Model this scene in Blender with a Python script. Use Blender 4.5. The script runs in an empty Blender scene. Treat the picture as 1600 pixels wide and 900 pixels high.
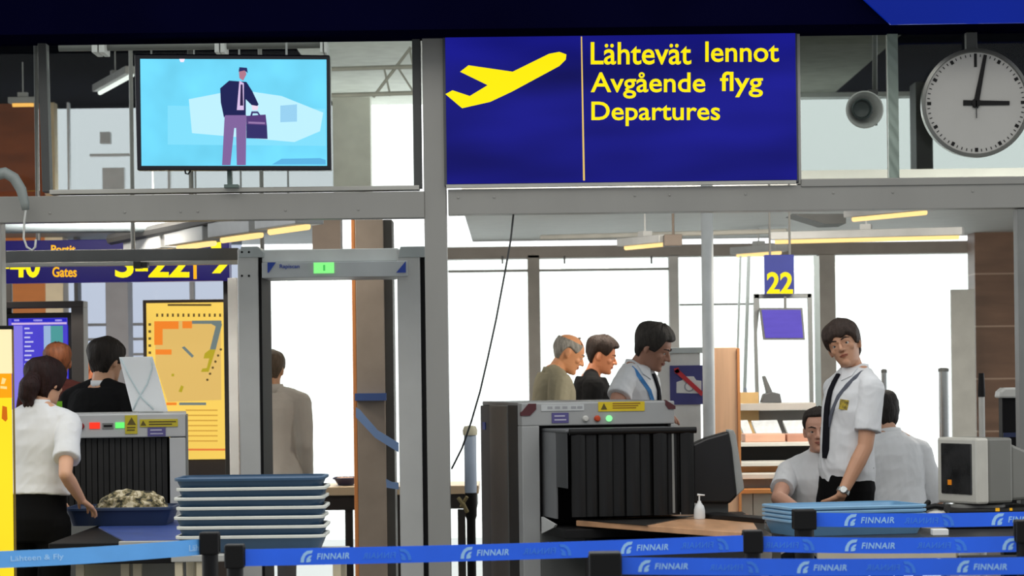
import bpy, bmesh, math, random
from mathutils import Vector, Matrix, Quaternion
random.seed(7)
sc = bpy.context.scene
COL = sc.collection
PI = math.pi

# ------------------------------------------------------------------ camera, world, light, exposure
F = 4480.0                 # focal length in pixels of the 1600x900 frame
CAM_Z = 1.5
HORIZON = 584.0            # pixel row of the eye level at the frame's middle column
ROLL = 0.0125
cam_data = bpy.data.cameras.new('camera')
cam_data.sensor_width = 36.0
cam_data.lens = F / 1600.0 * 36.0
cam_data.shift_y = (HORIZON - 450.0) / 1600.0
cam_data.clip_end = 400
cam_data.dof.use_dof = True
cam_data.dof.focus_distance = 14.3
cam_data.dof.aperture_fstop = 6.3
cam = bpy.data.objects.new('camera', cam_data)
COL.objects.link(cam)
RX, UP, FW = Vector((math.cos(ROLL), 0, -math.sin(ROLL))), Vector((math.sin(ROLL), 0, math.cos(ROLL))), Vector((0, 1, 0))
cm = Matrix((( RX.x, UP.x, -FW.x, 0), (RX.y, UP.y, -FW.y, 0), (RX.z, UP.z, -FW.z, CAM_Z), (0, 0, 0, 1)))
cam.matrix_world = cm
sc.camera = cam

sc.view_settings.view_transform = 'Standard'
sc.view_settings.look = 'None'
sc.view_settings.exposure = 0.0
sc.view_settings.gamma = 1.0
sc.view_settings.use_curve_mapping = False

world = bpy.data.worlds.new('overcast_sky')
sc.world = world
world.use_nodes = True
wn, wl = world.node_tree.nodes, world.node_tree.links
bg = wn['Background']
tcw = wn.new('ShaderNodeTexCoord')
sep = wn.new('ShaderNodeSeparateXYZ')
mrw = wn.new('ShaderNodeMapRange')
SKY_BACK, SKY_FRONT = 0.42, 2.1
mrw.inputs['From Min'].default_value = -0.6
mrw.inputs['From Max'].default_value = 0.75
mrw.inputs['To Min'].default_value = SKY_BACK
mrw.inputs['To Max'].default_value = SKY_FRONT
wl.new(tcw.outputs['Generated'], sep.inputs[0])
wl.new(sep.outputs['Y'], mrw.inputs['Value'])
zen = wn.new('ShaderNodeMapRange')            # an overcast sky is brighter overhead than at the horizon
zen.inputs['From Min'].default_value = 0.0; zen.inputs['From Max'].default_value = 1.0
zen.inputs['To Min'].default_value = 1.0; zen.inputs['To Max'].default_value = 2.0
wl.new(sep.outputs['Z'], zen.inputs['Value'])
mul = wn.new('ShaderNodeMath'); mul.operation = 'MULTIPLY'
wl.new(mrw.outputs[0], mul.inputs[0]); wl.new(zen.outputs[0], mul.inputs[1])
wl.new(mul.outputs[0], bg.inputs['Strength'])
bg.inputs['Color'].default_value = (0.965, 0.988, 1.0, 1)

def area_light(name, loc, size, energy, color, rot=(0, 0, 0)):
    l = bpy.data.lights.new(name, 'AREA')
    l.shape = 'RECTANGLE'; l.size, l.size_y = size
    l.energy = energy; l.color = color
    o = bpy.data.objects.new(name, l); COL.objects.link(o)
    o.location = loc; o.rotation_euler = rot
    return o
# unseen fill lights added above the queue to brighten what faces the camera
for lx in (-3.2, 0.0, 3.2):
    area_light('front_fill_light', (lx, 8.5, 5.6), (1.6, 5.0), 88, (1.0, 0.95, 0.88))
# added fill lights without fixtures, lifting the interior behind the partition
for lx, ly in ((-4.2, 18.4), (-1.6, 19.2), (0.9, 19.6), (3.6, 19.0), (-2.4, 16.6), (2.2, 16.8)):
    area_light('interior_fill_light', (lx, ly, 2.66), (1.3, 0.25), 58, (1.0, 0.92, 0.80), (0.62, 0, 0))

# ------------------------------------------------------------------ pixel helpers
def P(px, py, d):
    """world point seen at pixel (px, py) of the photograph, d metres in front of the camera"""
    xc, yc = (px - 800.0) / F, (HORIZON - py) / F
    return Vector((0, 0, CAM_Z)) + d * (FW + xc * RX + yc * UP)
def PX(n, d): return n * d / F

# ------------------------------------------------------------------ materials
def lin(c):
    r = []
    for v in c[:3]:
        v = v / 255.0
        r.append(v / 12.92 if v <= 0.04045 else ((v + 0.055) / 1.055) ** 2.4)
    return (r[0], r[1], r[2], 1)
MATS = {}
def mat(name, rgb, rough=0.5, metal=0.0, var=0.08, scale=6.0, bump=0.0, bscale=60.0, emit=0.0, stretch=(1, 1, 1), coat=0.0, spec=None):
    if name in MATS: return MATS[name]
    m = bpy.data.materials.new(name); m.use_nodes = True
    n, l = m.node_tree.nodes, m.node_tree.links
    b = n['Principled BSDF']
    b.inputs['Roughness'].default_value = rough
    b.inputs['Metallic'].default_value = metal
    if spec is not None: b.inputs['Specular IOR Level'].default_value = spec
    if coat: b.inputs['Coat Weight'].default_value = coat
    c = lin(rgb)
    tc = n.new('ShaderNodeTexCoord')
    mp = n.new('ShaderNodeMapping'); mp.inputs['Scale'].default_value = stretch
    l.new(tc.outputs['Object'], mp.inputs[0])
    nz = n.new('ShaderNodeTexNoise'); nz.inputs['Scale'].default_value = scale; nz.inputs['Detail'].default_value = 4
    l.new(mp.outputs[0], nz.inputs['Vector'])
    rp = n.new('ShaderNodeValToRGB')
    rp.color_ramp.elements[0].position = 0.3; rp.color_ramp.elements[1].position = 0.7
    rp.color_ramp.elements[0].color = tuple(x * (1 - var) for x in c[:3]) + (1,)
    rp.color_ramp.elements[1].color = tuple(min(1, x * (1 + var)) for x in c[:3]) + (1,)
    l.new(nz.outputs['Fac'], rp.inputs[0])
    l.new(rp.outputs[0], b.inputs['Base Color'])
    if emit:
        l.new(rp.outputs[0], b.inputs['Emission Color'])
        b.inputs['Emission Strength'].default_value = emit
    if bump:
        nb = n.new('ShaderNodeTexNoise'); nb.inputs['Scale'].default_value = bscale; nb.inputs['Detail'].default_value = 3
        l.new(mp.outputs[0], nb.inputs['Vector'])
        bp = n.new('ShaderNodeBump'); bp.inputs['Strength'].default_value = bump; bp.inputs['Distance'].default_value = 0.02
        l.new(nb.outputs['Fac'], bp.inputs['Height']); l.new(bp.outputs[0], b.inputs['Normal'])
    MATS[name] = m
    return m
def lit(name, rgb, strength=1.0, var=0.0, scale=3.0, stretch=(1, 1, 1)):
    """something that gives off light: screen, lamp, backlit sign"""
    if name in MATS: return MATS[name]
    m = bpy.data.materials.new(name); m.use_nodes = True
    n, l = m.node_tree.nodes, m.node_tree.links
    b = n['Principled BSDF']
    c = lin(rgb)
    b.inputs['Base Color'].default_value = tuple(x * 0.08 for x in c[:3]) + (1,)
    b.inputs['Roughness'].default_value = 0.4
    b.inputs['Specular IOR Level'].default_value = 0.1
    tc = n.new('ShaderNodeTexCoord')
    mp = n.new('ShaderNodeMapping'); mp.inputs['Scale'].default_value = stretch
    l.new(tc.outputs['Object'], mp.inputs[0])
    nz = n.new('ShaderNodeTexNoise'); nz.inputs['Scale'].default_value = scale; nz.inputs['Detail'].default_value = 2
    l.new(mp.outputs[0], nz.inputs['Vector'])
    rp = n.new('ShaderNodeValToRGB')
    rp.color_ramp.elements[0].position = 0.3; rp.color_ramp.elements[1].position = 0.7
    rp.color_ramp.elements[0].color = tuple(x * (1 - var) for x in c[:3]) + (1,)
    rp.color_ramp.elements[1].color = tuple(x * (1 + var) for x in c[:3]) + (1,)
    l.new(nz.outputs['Fac'], rp.inputs[0])
    l.new(rp.outputs[0], b.inputs['Emission Color'])
    b.inputs['Emission Strength'].default_value = strength
    MATS[name] = m
    return m
def glass(name, tint=(247, 250, 248), refl=0.06):
    if name in MATS: return MATS[name]
    m = bpy.data.materials.new(name); m.use_nodes = True
    n, l = m.node_tree.nodes, m.node_tree.links
    n.remove(n['Principled BSDF'])
    t = n.new('ShaderNodeBsdfTransparent'); t.inputs[0].default_value = lin(tint)
    g = n.new('ShaderNodeBsdfGlossy'); g.inputs['Roughness'].default_value = 0.03
    fr = n.new('ShaderNodeFresnel'); fr.inputs['IOR'].default_value = 1.25
    mx = n.new('ShaderNodeMixShader')
    l.new(fr.outputs[0], mx.inputs[0])
    l.new(t.outputs[0], mx.inputs[1]); l.new(g.outputs[0], mx.inputs[2])
    l.new(mx.outputs[0], n['Material Output'].inputs['Surface'])
    MATS[name] = m
    return m
def planks(name, rgb, seam, zscale, rough=0.5):
    """panelled wall: horizontal boards with thin pale seams"""
    m = mat(name, rgb, rough, var=0.18, scale=2.0, stretch=(1, 1, 5))
    n, l = m.node_tree.nodes, m.node_tree.links
    b = n['Principled BSDF']
    tc = n.new('ShaderNodeTexCoord'); sp = n.new('ShaderNodeSeparateXYZ'); l.new(tc.outputs['Object'], sp.inputs[0])
    mu = n.new('ShaderNodeMath'); mu.operation = 'MULTIPLY'; mu.inputs[1].default_value = zscale; l.new(sp.outputs['Z'], mu.inputs[0])
    fr = n.new('ShaderNodeMath'); fr.operation = 'FRACT'; l.new(mu.outputs[0], fr.inputs[0])
    lt = n.new('ShaderNodeMath'); lt.operation = 'LESS_THAN'; lt.inputs[1].default_value = 0.03; l.new(fr.outputs[0], lt.inputs[0])
    mx = n.new('ShaderNodeMix'); mx.data_type = 'RGBA'
    src = b.inputs['Base Color'].links[0].from_socket
    l.new(lt.outputs[0], mx.inputs[0]); l.new(src, mx.inputs[6]); mx.inputs[7].default_value = lin(seam)
    l.new(mx.outputs[2], b.inputs['Base Color'])
    return m

STEEL = mat('brushed_grey_steel', (150, 150, 146), 0.42, 0.35, 0.06, 3.0, stretch=(1, 1, 0.3))
STEEL_D = mat('dark_grey_steel', (74, 76, 76), 0.5, 0.2)
ALU = mat('pale_aluminium', (178, 178, 172), 0.4, 0.3)
BLACK = mat('black_plastic', (9, 9, 10), 0.5, spec=0.25)
RUBBER = mat('black_rubber', (14, 14, 15), 0.6, spec=0.25, var=0.3, scale=20)
WHITE = mat('white_paint', (225, 226, 224), 0.5)
GREYP = mat('light_grey_plastic', (172, 174, 174), 0.45)
MIDG = mat('mid_grey_paint', (120, 122, 120), 0.5)
DARKG = mat('charcoal_paint', (48, 48, 48), 0.5)
NAVY = mat('navy_fascia', (5, 5, 30), 0.8, spec=0.0, var=0.2, scale=1.5)
GLASS = glass('clear_glass')
YELLOW_LIT = lit('backlit_yellow', (255, 236, 10), 1.0)
WARM = lit('warm_fluorescent', (255, 214, 140), 1.3)
COOL = lit('white_fluorescent', (240, 245, 240), 1.2)

# ------------------------------------------------------------------ mesh builder
class MB:
    def __init__(s): s.v = []; s.f = []; s.m = []; s.mi = 0
    def _add(s, vs, fs):
        o = len(s.v); s.v += [Vector(v) for v in vs]
        s.f += [tuple(i + o for i in f) for f in fs]; s.m += [s.mi] * len(fs)
        return s
    def box(s, c, size, rz=0.0, R=None):
        x, y, z = size[0] / 2, size[1] / 2, size[2] / 2
        R = R or Matrix.Rotation(rz, 3, 'Z')
        vs = [Vector(c) + R @ Vector((a * x, b * y, e * z)) for e in (-1, 1) for a, b in ((-1, -1), (1, -1), (1, 1), (-1, 1))]
        return s._add(vs, [(3, 2, 1, 0), (4, 5, 6, 7), (0, 1, 5, 4), (1, 2, 6, 5), (2, 3, 7, 6), (3, 0, 4, 7)])
    def lohi(s, lo, hi):
        lo, hi = Vector(lo), Vector(hi)
        return s.box((lo + hi) / 2, hi - lo)
    def pbox(s, x0, y0, x1, y1, d, th):
        c = P((x0 + x1) / 2, (y0 + y1) / 2, d)
        return s.box((c.x, d + th / 2, c.z), (PX(x1 - x0, d), th, PX(y1 - y0, d)))
    def fbox(s, x0, y0, x1, d, th, z0=0.0):
        a = P((x0 + x1) / 2, y0, d); b = P((x0 + x1) / 2, max(y0, 560), d)
        w = PX(x1 - x0, d)
        return s.lohi((b.x - w / 2, d, z0), (b.x + w / 2, d + th, a.z))
    def prism(s, poly, d, th):
        """closed outline given in pixels, standing at distance d, th thick"""
        pts = [P(x, y, d) for x, y in poly]
        ar = sum(pts[i].x * pts[i - 1].z - pts[i - 1].x * pts[i].z for i in range(len(pts)))
        if ar < 0: pts.reverse()
        n = len(pts)
        vs = pts + [p + Vector((0, th, 0)) for p in pts]
        fs = [tuple(range(n)), tuple(range(2 * n - 1, n - 1, -1))]
        fs = [tuple(reversed(f)) for f in fs]
        fs += [(i, (i + 1) % n, n + (i + 1) % n, n + i) for i in range(n)]
        return s._add(vs, fs)
    def extrude(s, pts, vec):
        pts = [Vector(p) for p in pts]; vec = Vector(vec); n = len(pts)
        fs = [tuple(range(n - 1, -1, -1)), tuple(range(n, 2 * n))] + [(i, (i + 1) % n, n + (i + 1) % n, n + i) for i in range(n)]
        return s._add(pts + [p + vec for p in pts], fs)
    def tube(s, pts, r, seg=10, caps=True):
        pts = [Vector(p) for p in pts]; n = len(pts)
        rs = r if isinstance(r, (list, tuple)) else [r] * n
        t0 = (pts[1] - pts[0]).normalized()
        u = t0.orthogonal().normalized()
        vs, fs = [], []
        for i, p in enumerate(pts):
            t = (pts[min(i + 1, n - 1)] - pts[max(i - 1, 0)])
            t = t.normalized() if t.length > 1e-9 else t0
            u = (u - t * u.dot(t)); u = u.normalized() if u.length > 1e-6 else t.orthogonal().normalized()
            w = t.cross(u)
            vs += [p + (u * math.cos(2 * PI * k / seg) + w * math.sin(2 * PI * k / seg)) * rs[i] for k in range(seg)]
        for i in range(n - 1):
            for k in range(seg):
                a, b = i * seg + k, i * seg + (k + 1) % seg
                fs.append((a, b, b + seg, a + seg))
        if caps:
            fs.append(tuple(range(seg - 1, -1, -1))); fs.append(tuple((n - 1) * seg + k for k in range(seg)))
        return s._add(vs, fs)
    def lathe(s, prof, c, axis=(0, 0, 1), seg=32):
        """profile of (radius, height) along axis from c"""
        ax = Vector(axis).normalized(); u = ax.orthogonal().normalized(); w = ax.cross(u); c = Vector(c)
        vs, fs = [], []
        for r, h in prof:
            vs += [c + ax * h + (u * math.cos(2 * PI * k / seg) + w * math.sin(2 * PI * k / seg)) * max(r, 1e-5) for k in range(seg)]
        for i in range(len(prof) - 1):
            for k in range(seg):
                a, b = i * seg + k, i * seg + (k + 1) % seg
                fs.append((a, b, b + seg, a + seg))
        fs.append(tuple(range(seg - 1, -1, -1))); fs.append(tuple((len(prof) - 1) * seg + k for k in range(seg)))
        return s._add(vs, fs)
    def ball(s, c, r, R=None, seg=14, rings=8):
        c = Vector(c); r = Vector(r) if isinstance(r, (tuple, list, Vector)) else Vector((r, r, r))
        R = R or Matrix.Identity(3)
        vs = [c + R @ Vector((0, 0, -r.z))]
        for i in range(1, rings):
            a = -PI / 2 + PI * i / rings
            vs += [c + R @ Vector((r.x * math.cos(a) * math.cos(2 * PI * k / seg), r.y * math.cos(a) * math.sin(2 * PI * k / seg), r.z * math.sin(a))) for k in range(seg)]
        vs.append(c + R @ Vector((0, 0, r.z)))
        fs = [(0, 1 + (k + 1) % seg, 1 + k) for k in range(seg)]
        for i in range(rings - 2):
            for k in range(seg):
                a, b = 1 + i * seg + k, 1 + i * seg + (k + 1) % seg
                fs.append((a, b, b + seg, a + seg))
        o = 1 + (rings - 2) * seg
        fs += [(o + k, o + (k + 1) % seg, len(vs) - 1) for k in range(seg)]
        return s._add(vs, fs)
    def rings(s, rl, seg=24):
        """rl: list of (centre, u vector, v vector) closed loft"""
        vs, fs = [], []
        for c, u, v in rl:
            c, u, v = Vector(c), Vector(u), Vector(v)
            vs += [c + u * math.cos(2 * PI * k / seg) + v * math.sin(2 * PI * k / seg) for k in range(seg)]
        for i in range(len(rl) - 1):
            for k in range(seg):
                a, b = i * seg + k, i * seg + (k + 1) % seg
                fs.append((a, b, b + seg, a + seg))
        fs.append(tuple(range(seg - 1, -1, -1))); fs.append(tuple((len(rl) - 1) * seg + k for k in range(seg)))
        return s._add(vs, fs)
    def limb(s, pts, rs, seg=14):
        """tapered round limb: frusta with balls at the joints"""
        for i in range(len(pts) - 1):
            a, b = Vector(pts[i]), Vector(pts[i + 1])
            if (b - a).length > 1e-5: s.tube([a, b], [rs[i], rs[i + 1]], seg)
        for p, r in zip(pts, rs): s.ball(p, r, seg=seg, rings=8)
        return s
    def mesh(s, name, loc=(0, 0, 0), inv=None):
        me = bpy.data.meshes.new(name)
        L = Vector(loc)
        vs = [(inv @ v) if inv else v - L for v in s.v]
        me.from_pydata([tuple(v) for v in vs], [], s.f)
        me.validate()
        bm = bmesh.new(); bm.from_mesh(me); bmesh.ops.recalc_face_normals(bm, faces=bm.faces); bm.to_mesh(me); bm.free()
        if len(s.m) == len(me.polygons): me.polygons.foreach_set('material_index', s.m)
        return me

def put(name, me, mats, parent=None, bevel=0.0, smooth=False, loc=None):
    o = bpy.data.objects.new(name, me); COL.objects.link(o)
    for m in (mats if isinstance(mats, (list, tuple)) else [mats]): me.materials.append(m)
    if parent is not None: o.parent = parent
    if loc is not None: o.location = loc
    if bevel:
        b = o.modifiers.new('bevel', 'BEVEL'); b.width = bevel; b.segments = 2; b.limit_method = 'ANGLE'; b.angle_limit = math.radians(40)
    if smooth:
        me.polygons.foreach_set('use_smooth', [True] * len(me.polygons))
        if smooth == 'auto':
            try: me.set_sharp_from_angle(angle=math.radians(40))
            except Exception: pass
    return o
def props(o, label, cat, group=None):
    o['label'] = label; o['category'] = cat
    if group: o['group'] = group
    return o
def thing(name, loc, label, cat, group=None, rz=0.0):
    o = bpy.data.objects.new(name, None); COL.objects.link(o)
    o.location = loc; o.rotation_euler = (0, 0, rz); o.empty_display_size = 0.1
    return props(o, label, cat, group)
def part(root, name, mb, mats, bevel=0.0, smooth=False, label=None, local=False, parent=None):
    """a mesh under root; mb in world coordinates unless local"""
    inv = None
    if not local:
        inv = (Matrix.Translation(root.location) @ root.rotation_euler.to_matrix().to_4x4()).inverted()
    o = put(name, mb.mesh(name, (0, 0, 0), inv), mats, parent or root, bevel, smooth)
    if label: o['label'] = label
    return o
def solo(name, mb, mats, label, cat, group=None, base=None, bevel=0.0, smooth=False):
    """a thing that is one mesh"""
    if base is None:
        lo = [min(v[i] for v in mb.v) for i in range(3)]; hi = [max(v[i] for v in mb.v) for i in range(3)]
        base = Vector(((lo[0] + hi[0]) / 2, (lo[1] + hi[1]) / 2, lo[2]))
    o = put(name, mb.mesh(name, base), mats, None, bevel, smooth, base)
    return props(o, label, cat, group)
def struct(name, mb, mats, bevel=0.0, parent=None, smooth=False):
    o = put(name, mb.mesh(name), mats, parent, bevel, smooth)
    if parent is None: o['kind'] = 'structure'
    return o
def dup(root, loc, label=None, group=None, rz=None):
    r = root.copy(); COL.objects.link(r); r.location = loc
    if rz is not None: r.rotation_euler = (0, 0, rz)
    if label: r['label'] = label
    if group: r['group'] = group
    for ch in list(root.children):
        c = ch.copy(); COL.objects.link(c); c.parent = r
        for g in list(ch.children):
            e = g.copy(); COL.objects.link(e); e.parent = c
    return r
def evaluated(me, mods):
    o = bpy.data.objects.new('tmp', me); COL.objects.link(o)
    for t, kw in mods:
        m = o.modifiers.new(t, t)
        for k, v in kw.items(): setattr(m, k, v)
    dg = bpy.context.evaluated_depsgraph_get()
    dg.update()
    out = bpy.data.meshes.new_from_object(o.evaluated_get(dg))
    bpy.data.objects.remove(o)
    return out
def fuse(mb, name, voxel, smooth_it=3, base=(0, 0, 0)):
    """one continuous skin over overlapping closed shapes"""
    me = mb.mesh(name, base)
    out = evaluated(me, [('REMESH', dict(mode='VOXEL', voxel_size=voxel)), ('SMOOTH', dict(factor=0.5, iterations=smooth_it))])
    out.name = name
    out.polygons.foreach_set('use_smooth', [True] * len(out.polygons))
    return out
_fonts = {}
def text_mb(s, x0, y0, x1, y1, d, th=0.004, bold=0.0, spacing=1.0, fit=None, align=True):
    """lettering fitted to a pixel rectangle at distance d, as thin solid letters. fit: world (right, up, origin) instead"""
    cu = bpy.data.curves.new('t', 'FONT'); cu.body = s; cu.size = 1.0; cu.extrude = 0.01; cu.offset = bold; cu.space_character = spacing
    cu.resolution_u = 4
    o = bpy.data.objects.new('t', cu); COL.objects.link(o)
    dg = bpy.context.evaluated_depsgraph_get(); dg.update()
    me = bpy.data.meshes.new_from_object(o.evaluated_get(dg))
    bpy.data.objects.remove(o)
    vs = [v.co.copy() for v in me.vertices]; fs = [tuple(p.vertices) for p in me.polygons]
    ax, bx = min(v.x for v in vs), max(v.x for v in vs); ay, by = min(v.y for v in vs), max(v.y for v in vs)
    mb = MB(); out = []
    for v in vs:
        u, w = (v.x - ax) / (bx - ax), (v.y - ay) / (by - ay)
        if fit:
            o3, r3, u3, n3 = fit
            out.append(Vector(o3) + Vector(r3) * u + Vector(u3) * w + Vector(n3) * (th if v.z > 0 else 0))
        else:
            p = P(x0 + (x1 - x0) * u, y1 + (y0 - y1) * w, d)
            p.y += -th if v.z > 0 else 0
            out.append(p)
    bpy.data.meshes.remove(me)
    return mb._add(out, fs)
def circle_px(cx, cy, r, n=24, ry=None):
    return [(cx + r * math.cos(2 * PI * k / n), cy + (ry or r) * math.sin(2 * PI * k / n)) for k in range(n)]

# ================================================================== THE SETTING
D0 = 14.0                                            # the partition frame stands 14 m away
floor = MB().lohi((-11, 1.5, -0.12), (11, 26.3, 0)); struct('floor', floor, mat('polished_stone_floor', (112, 112, 110), 0.28, var=0.1, scale=3))
ground = MB().lohi((-60, 26.3, -0.25), (60, 120, -0.1)); struct('ground', ground, mat('snowy_apron', (250, 250, 250), 0.8, var=0.01, scale=0.4))

# steel frame of the partition
m = MB(); a = P(682, 475, D0); m.lohi((a.x - PX(17.5, D0), D0, 0), (a.x + PX(17.5, D0), D0 + 0.14, P(680, 46, D0).z)); struct('trim_1', m, STEEL, 0.004)
m = MB().pbox(-560, 306.5, 663, 347.5, D0 - 0.01, 0.13); 
for x in (78, 195, 282, 309, 446, 560): m.lathe([(0.0001, -0.004), (0.006, -0.004), (0.006, 0.0), (0.0001, 0.0)], P(x, 334 - x * 0.012, D0 - 0.011), (0, 1, 0), 10)
struct('trim_2', m, STEEL, 0.004)
m = MB().pbox(700, 287, 2160, 326.5, D0 - 0.01, 0.13)
for x in (716, 772, 992, 1046, 1165, 1302, 1395, 1520): m.lathe([(0.0001, -0.004), (0.006, -0.004), (0.006, 0.0), (0.0001, 0.0)], P(x, 303 - (x - 1180) * 0.0125, D0 - 0.011), (0, 1, 0), 10)
struct('trim_3', m, STEEL, 0.004)
m = MB().pbox(77, 293, 655, 300, D0 - 0.02, 0.12); struct('trim_4', m, ALU, 0.003)
m = MB().pbox(-560, 52, 660, 63, D0, 0.12); struct('trim_5', m, STEEL_D, 0.003)
m = MB().pbox(692, 39, 2160, 47, D0, 0.12); struct('trim_6', m, mat('rail_orange_reflection', (92, 66, 36), 0.4, 0.4), 0.003)  # dark rail, with its orange reflection put into the base colour
m = MB().prism([(58, 52), (71, 52), (78, 300), (66, 300)], D0, 0.1); struct('trim_7', m, STEEL_D, 0.003)
m = MB().pbox(645, 60, 658, 294, D0 + 0.02, 0.08); struct('trim_8', m, STEEL_D, 0.003)
m = MB().pbox(1246, 50, 1251, 288, D0, 0.1); struct('trim_9', m, ALU, 0.002)
m = MB().pbox(1252, 274, 2160, 286, D0 - 0.02, 0.12); struct('trim_10', m, STEEL, 0.003)
m = MB().pbox(1366, 52, 1405, 279, D0 + 0.06, 0.02); struct('window_1', MB().pbox(1388, 52, 1404, 278, D0 + 0.05, 0.03), mat('pale_green_glass_edge', (168, 186, 176), 0.3))
m = MB().lohi((P(1593, 600, D0).x, D0, 0), (P(1660, 600, D0).x, D0 + 0.12, P(1600, 326, D0).z)); struct('trim_11', m, MIDG, 0.003)
m = MB().lohi((P(-50, 450, D0).x, D0, 0), (P(3, 450, D0).x, D0 + 0.12, P(0, 345, D0).z)); struct('trim_12', m, STEEL, 0.003)
struct('window_2', MB().pbox(-560, 60, 60, 302, D0 + 0.05, 0.008), GLASS)
struct('window_3', MB().pbox(76, 58, 648, 296, D0 + 0.05, 0.008), GLASS)
struct('window_4', MB().pbox(1251, 46, 2160, 278, D0 + 0.05, 0.008), GLASS)

# dark fascia over the frame with its brighter blue end panel
m = MB().pbox(-620, -70, 2220, 45, D0 - 0.35, 0.45); fascia = struct('trim_13', m, NAVY, 0.004)
m = MB().prism([(1336, -14), (1392, 38), (2200, 27), (2200, -25)], D0 - 0.38, 0.03); struct('trim_14', m, lit('backlit_deep_blue', (4, 30, 132), 1.0, 0.15, 0.8))

# ceilings
zc = 2.70
struct('ceiling', MB().lohi((P(724, 360, 21).x, 20.4, zc), (6.5, 26.0, zc + 0.22)), mat('canopy_white', (205, 208, 206), 0.6, var=0.04))
struct('ceiling', MB().lohi((-7, 22.0, zc), (P(482, 360, 22).x, 26.0, zc + 0.08)), mat('canopy_grey', (150, 158, 165), 0.6, var=0.04))
xl = P(520, 100, 28).x
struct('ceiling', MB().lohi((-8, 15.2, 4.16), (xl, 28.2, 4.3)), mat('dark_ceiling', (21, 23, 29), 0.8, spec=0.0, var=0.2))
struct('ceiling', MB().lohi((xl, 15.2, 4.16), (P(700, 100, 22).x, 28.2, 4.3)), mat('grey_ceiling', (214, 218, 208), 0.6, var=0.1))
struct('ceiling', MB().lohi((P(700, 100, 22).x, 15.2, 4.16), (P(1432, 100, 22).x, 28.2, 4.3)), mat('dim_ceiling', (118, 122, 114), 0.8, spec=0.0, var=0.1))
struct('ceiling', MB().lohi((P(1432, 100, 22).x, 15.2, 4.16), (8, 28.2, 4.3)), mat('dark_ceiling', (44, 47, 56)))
m = MB().pbox(1240, 60, 1436, 137, 27.6, 0.15); struct('wall_bulkhead', m, mat('bulkhead_grey_green', (110, 114, 108), 0.6))
m = MB().pbox(1240, 137, 1436, 151, 27.5, 0.2); struct('trim_15', m, mat('pale_grey_strip', (170, 176, 172), 0.6))
m = MB().pbox(1431, 30, 1457, 300, 26.6, 0.4); struct('trim_16', m, mat('dark_column', (52, 54, 52), 0.6))
m = MB().pbox(1456, 26, 2200, 146, 27.6, 0.2); struct('wall_upper', m, mat('dark_bulkhead', (50, 54, 52), 0.6))
m = MB().pbox(1240, 263, 2200, 297, 27.4, 0.3); struct('trim_17', m, mat('sill_grey', (160, 168, 164), 0.6))
struct('window_5', MB().pbox(1240, 146, 2200, 266, 27.8, 0.02), glass('misty_glass', (198, 201, 200)))
# upper left: brown wall, pale shop front with grey bars, bright opening
m = MB().pbox(-500, 153, 70, 420, 27.6, 0.2); struct('wall_upper', m, mat('brown_timber_wall', (150, 80, 38), 0.55, var=0.2, scale=2, stretch=(1, 1, 4)))
m = MB().pbox(71, 160, 86, 420, 27.5, 0.2); struct('trim_18', m, mat('cream_paint', (226, 206, 168), 0.6))
struct('window_6', MB().pbox(86, 150, 520, 300, 27.8, 0.02), glass('hazy_glass', (196, 198, 200)))
m = MB()
for x0, x1, y0, y1 in ((105, 108, 160, 300), (160, 194, 262, 300), (262, 266, 255, 300), (156, 172, 206, 224), (140, 205, 240, 244)):
    m.pbox(x0, y0, x1, y1, 27.5, 0.1)
struct('trim_19', m, mat('shopfront_grey', (222, 226, 230), 0.6))
m = MB().pbox(520, 150, 579, 300, 27.4, 0.3); struct('trim_20', m, mat('pale_column', (222, 222, 212), 0.6))
m = MB()
for (xa, ya, xb, yb, r) in ((518, 108, 650, 104, 3.5), (518, 149, 655, 145, 3.5), (583, 152, 642, 74, 2.5), (610, 150, 600, 106, 1.6), (622, 106, 650, 150, 1.6), (640, 76, 655, 150, 1.6)):
    m.tube([P(xa, ya, 21.5), P(xb, yb, 21.5)], PX(r, 21.5), 8)
struct('trim_21', m, mat('truss_grey', (170, 172, 164), 0.5))

# glazed back wall
DB = 26.0
m = MB().pbox(690, 381, 1530, 400, DB, 0.3); struct('trim_22', m, mat('window_head_grey', (138, 132, 126), 0.55), 0.004)
def mull(n, x0, x1, y0, rgb, d=DB, th=0.2):
    struct('trim_%d' % n, MB().fbox(x0, y0, x1, d, th), mat('mullion_%d_%d_%d' % rgb, rgb, 0.5, 0.1), 0.004)
mull(23, 826, 845, 398, (138, 134, 128)); mull(24, 1047, 1062, 398, (186, 186, 184)); mull(25, 1281, 1307, 398, (156, 152, 146))  # mullion colours lightened to stand in for veiling window glare
m = MB().pbox(700, 420, 1047, 424, DB + 0.02, 0.06); m.pbox(1062, 474, 1180, 477, DB + 0.02, 0.05); struct('trim_26', m, mat('transom_grey', (140, 142, 138), 0.5))
m = MB()
for x in (785, 882, 1018): m.pbox(x - 1.5, 400, x + 1.5, 412, DB - 0.05, 0.03)
struct('trim_27', m, STEEL_D)
for k, (x0, x1) in enumerate(((380, 826), (845, 1047), (1062, 1281), (1307, 1530))):
    struct('window_%d' % (7 + k), MB().fbox(x0, 385, x1, DB + 0.1, 0.02), GLASS)
mull(28, 1487, 1524, 452, (196, 196, 190), 25.2, 0.05)
m = MB().fbox(1525, 340, 2300, 25.4, 0.4); struct('wall_right', m, planks('brown_panel_wall', (112, 84, 66), (164, 140, 122), 2.15))
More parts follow.
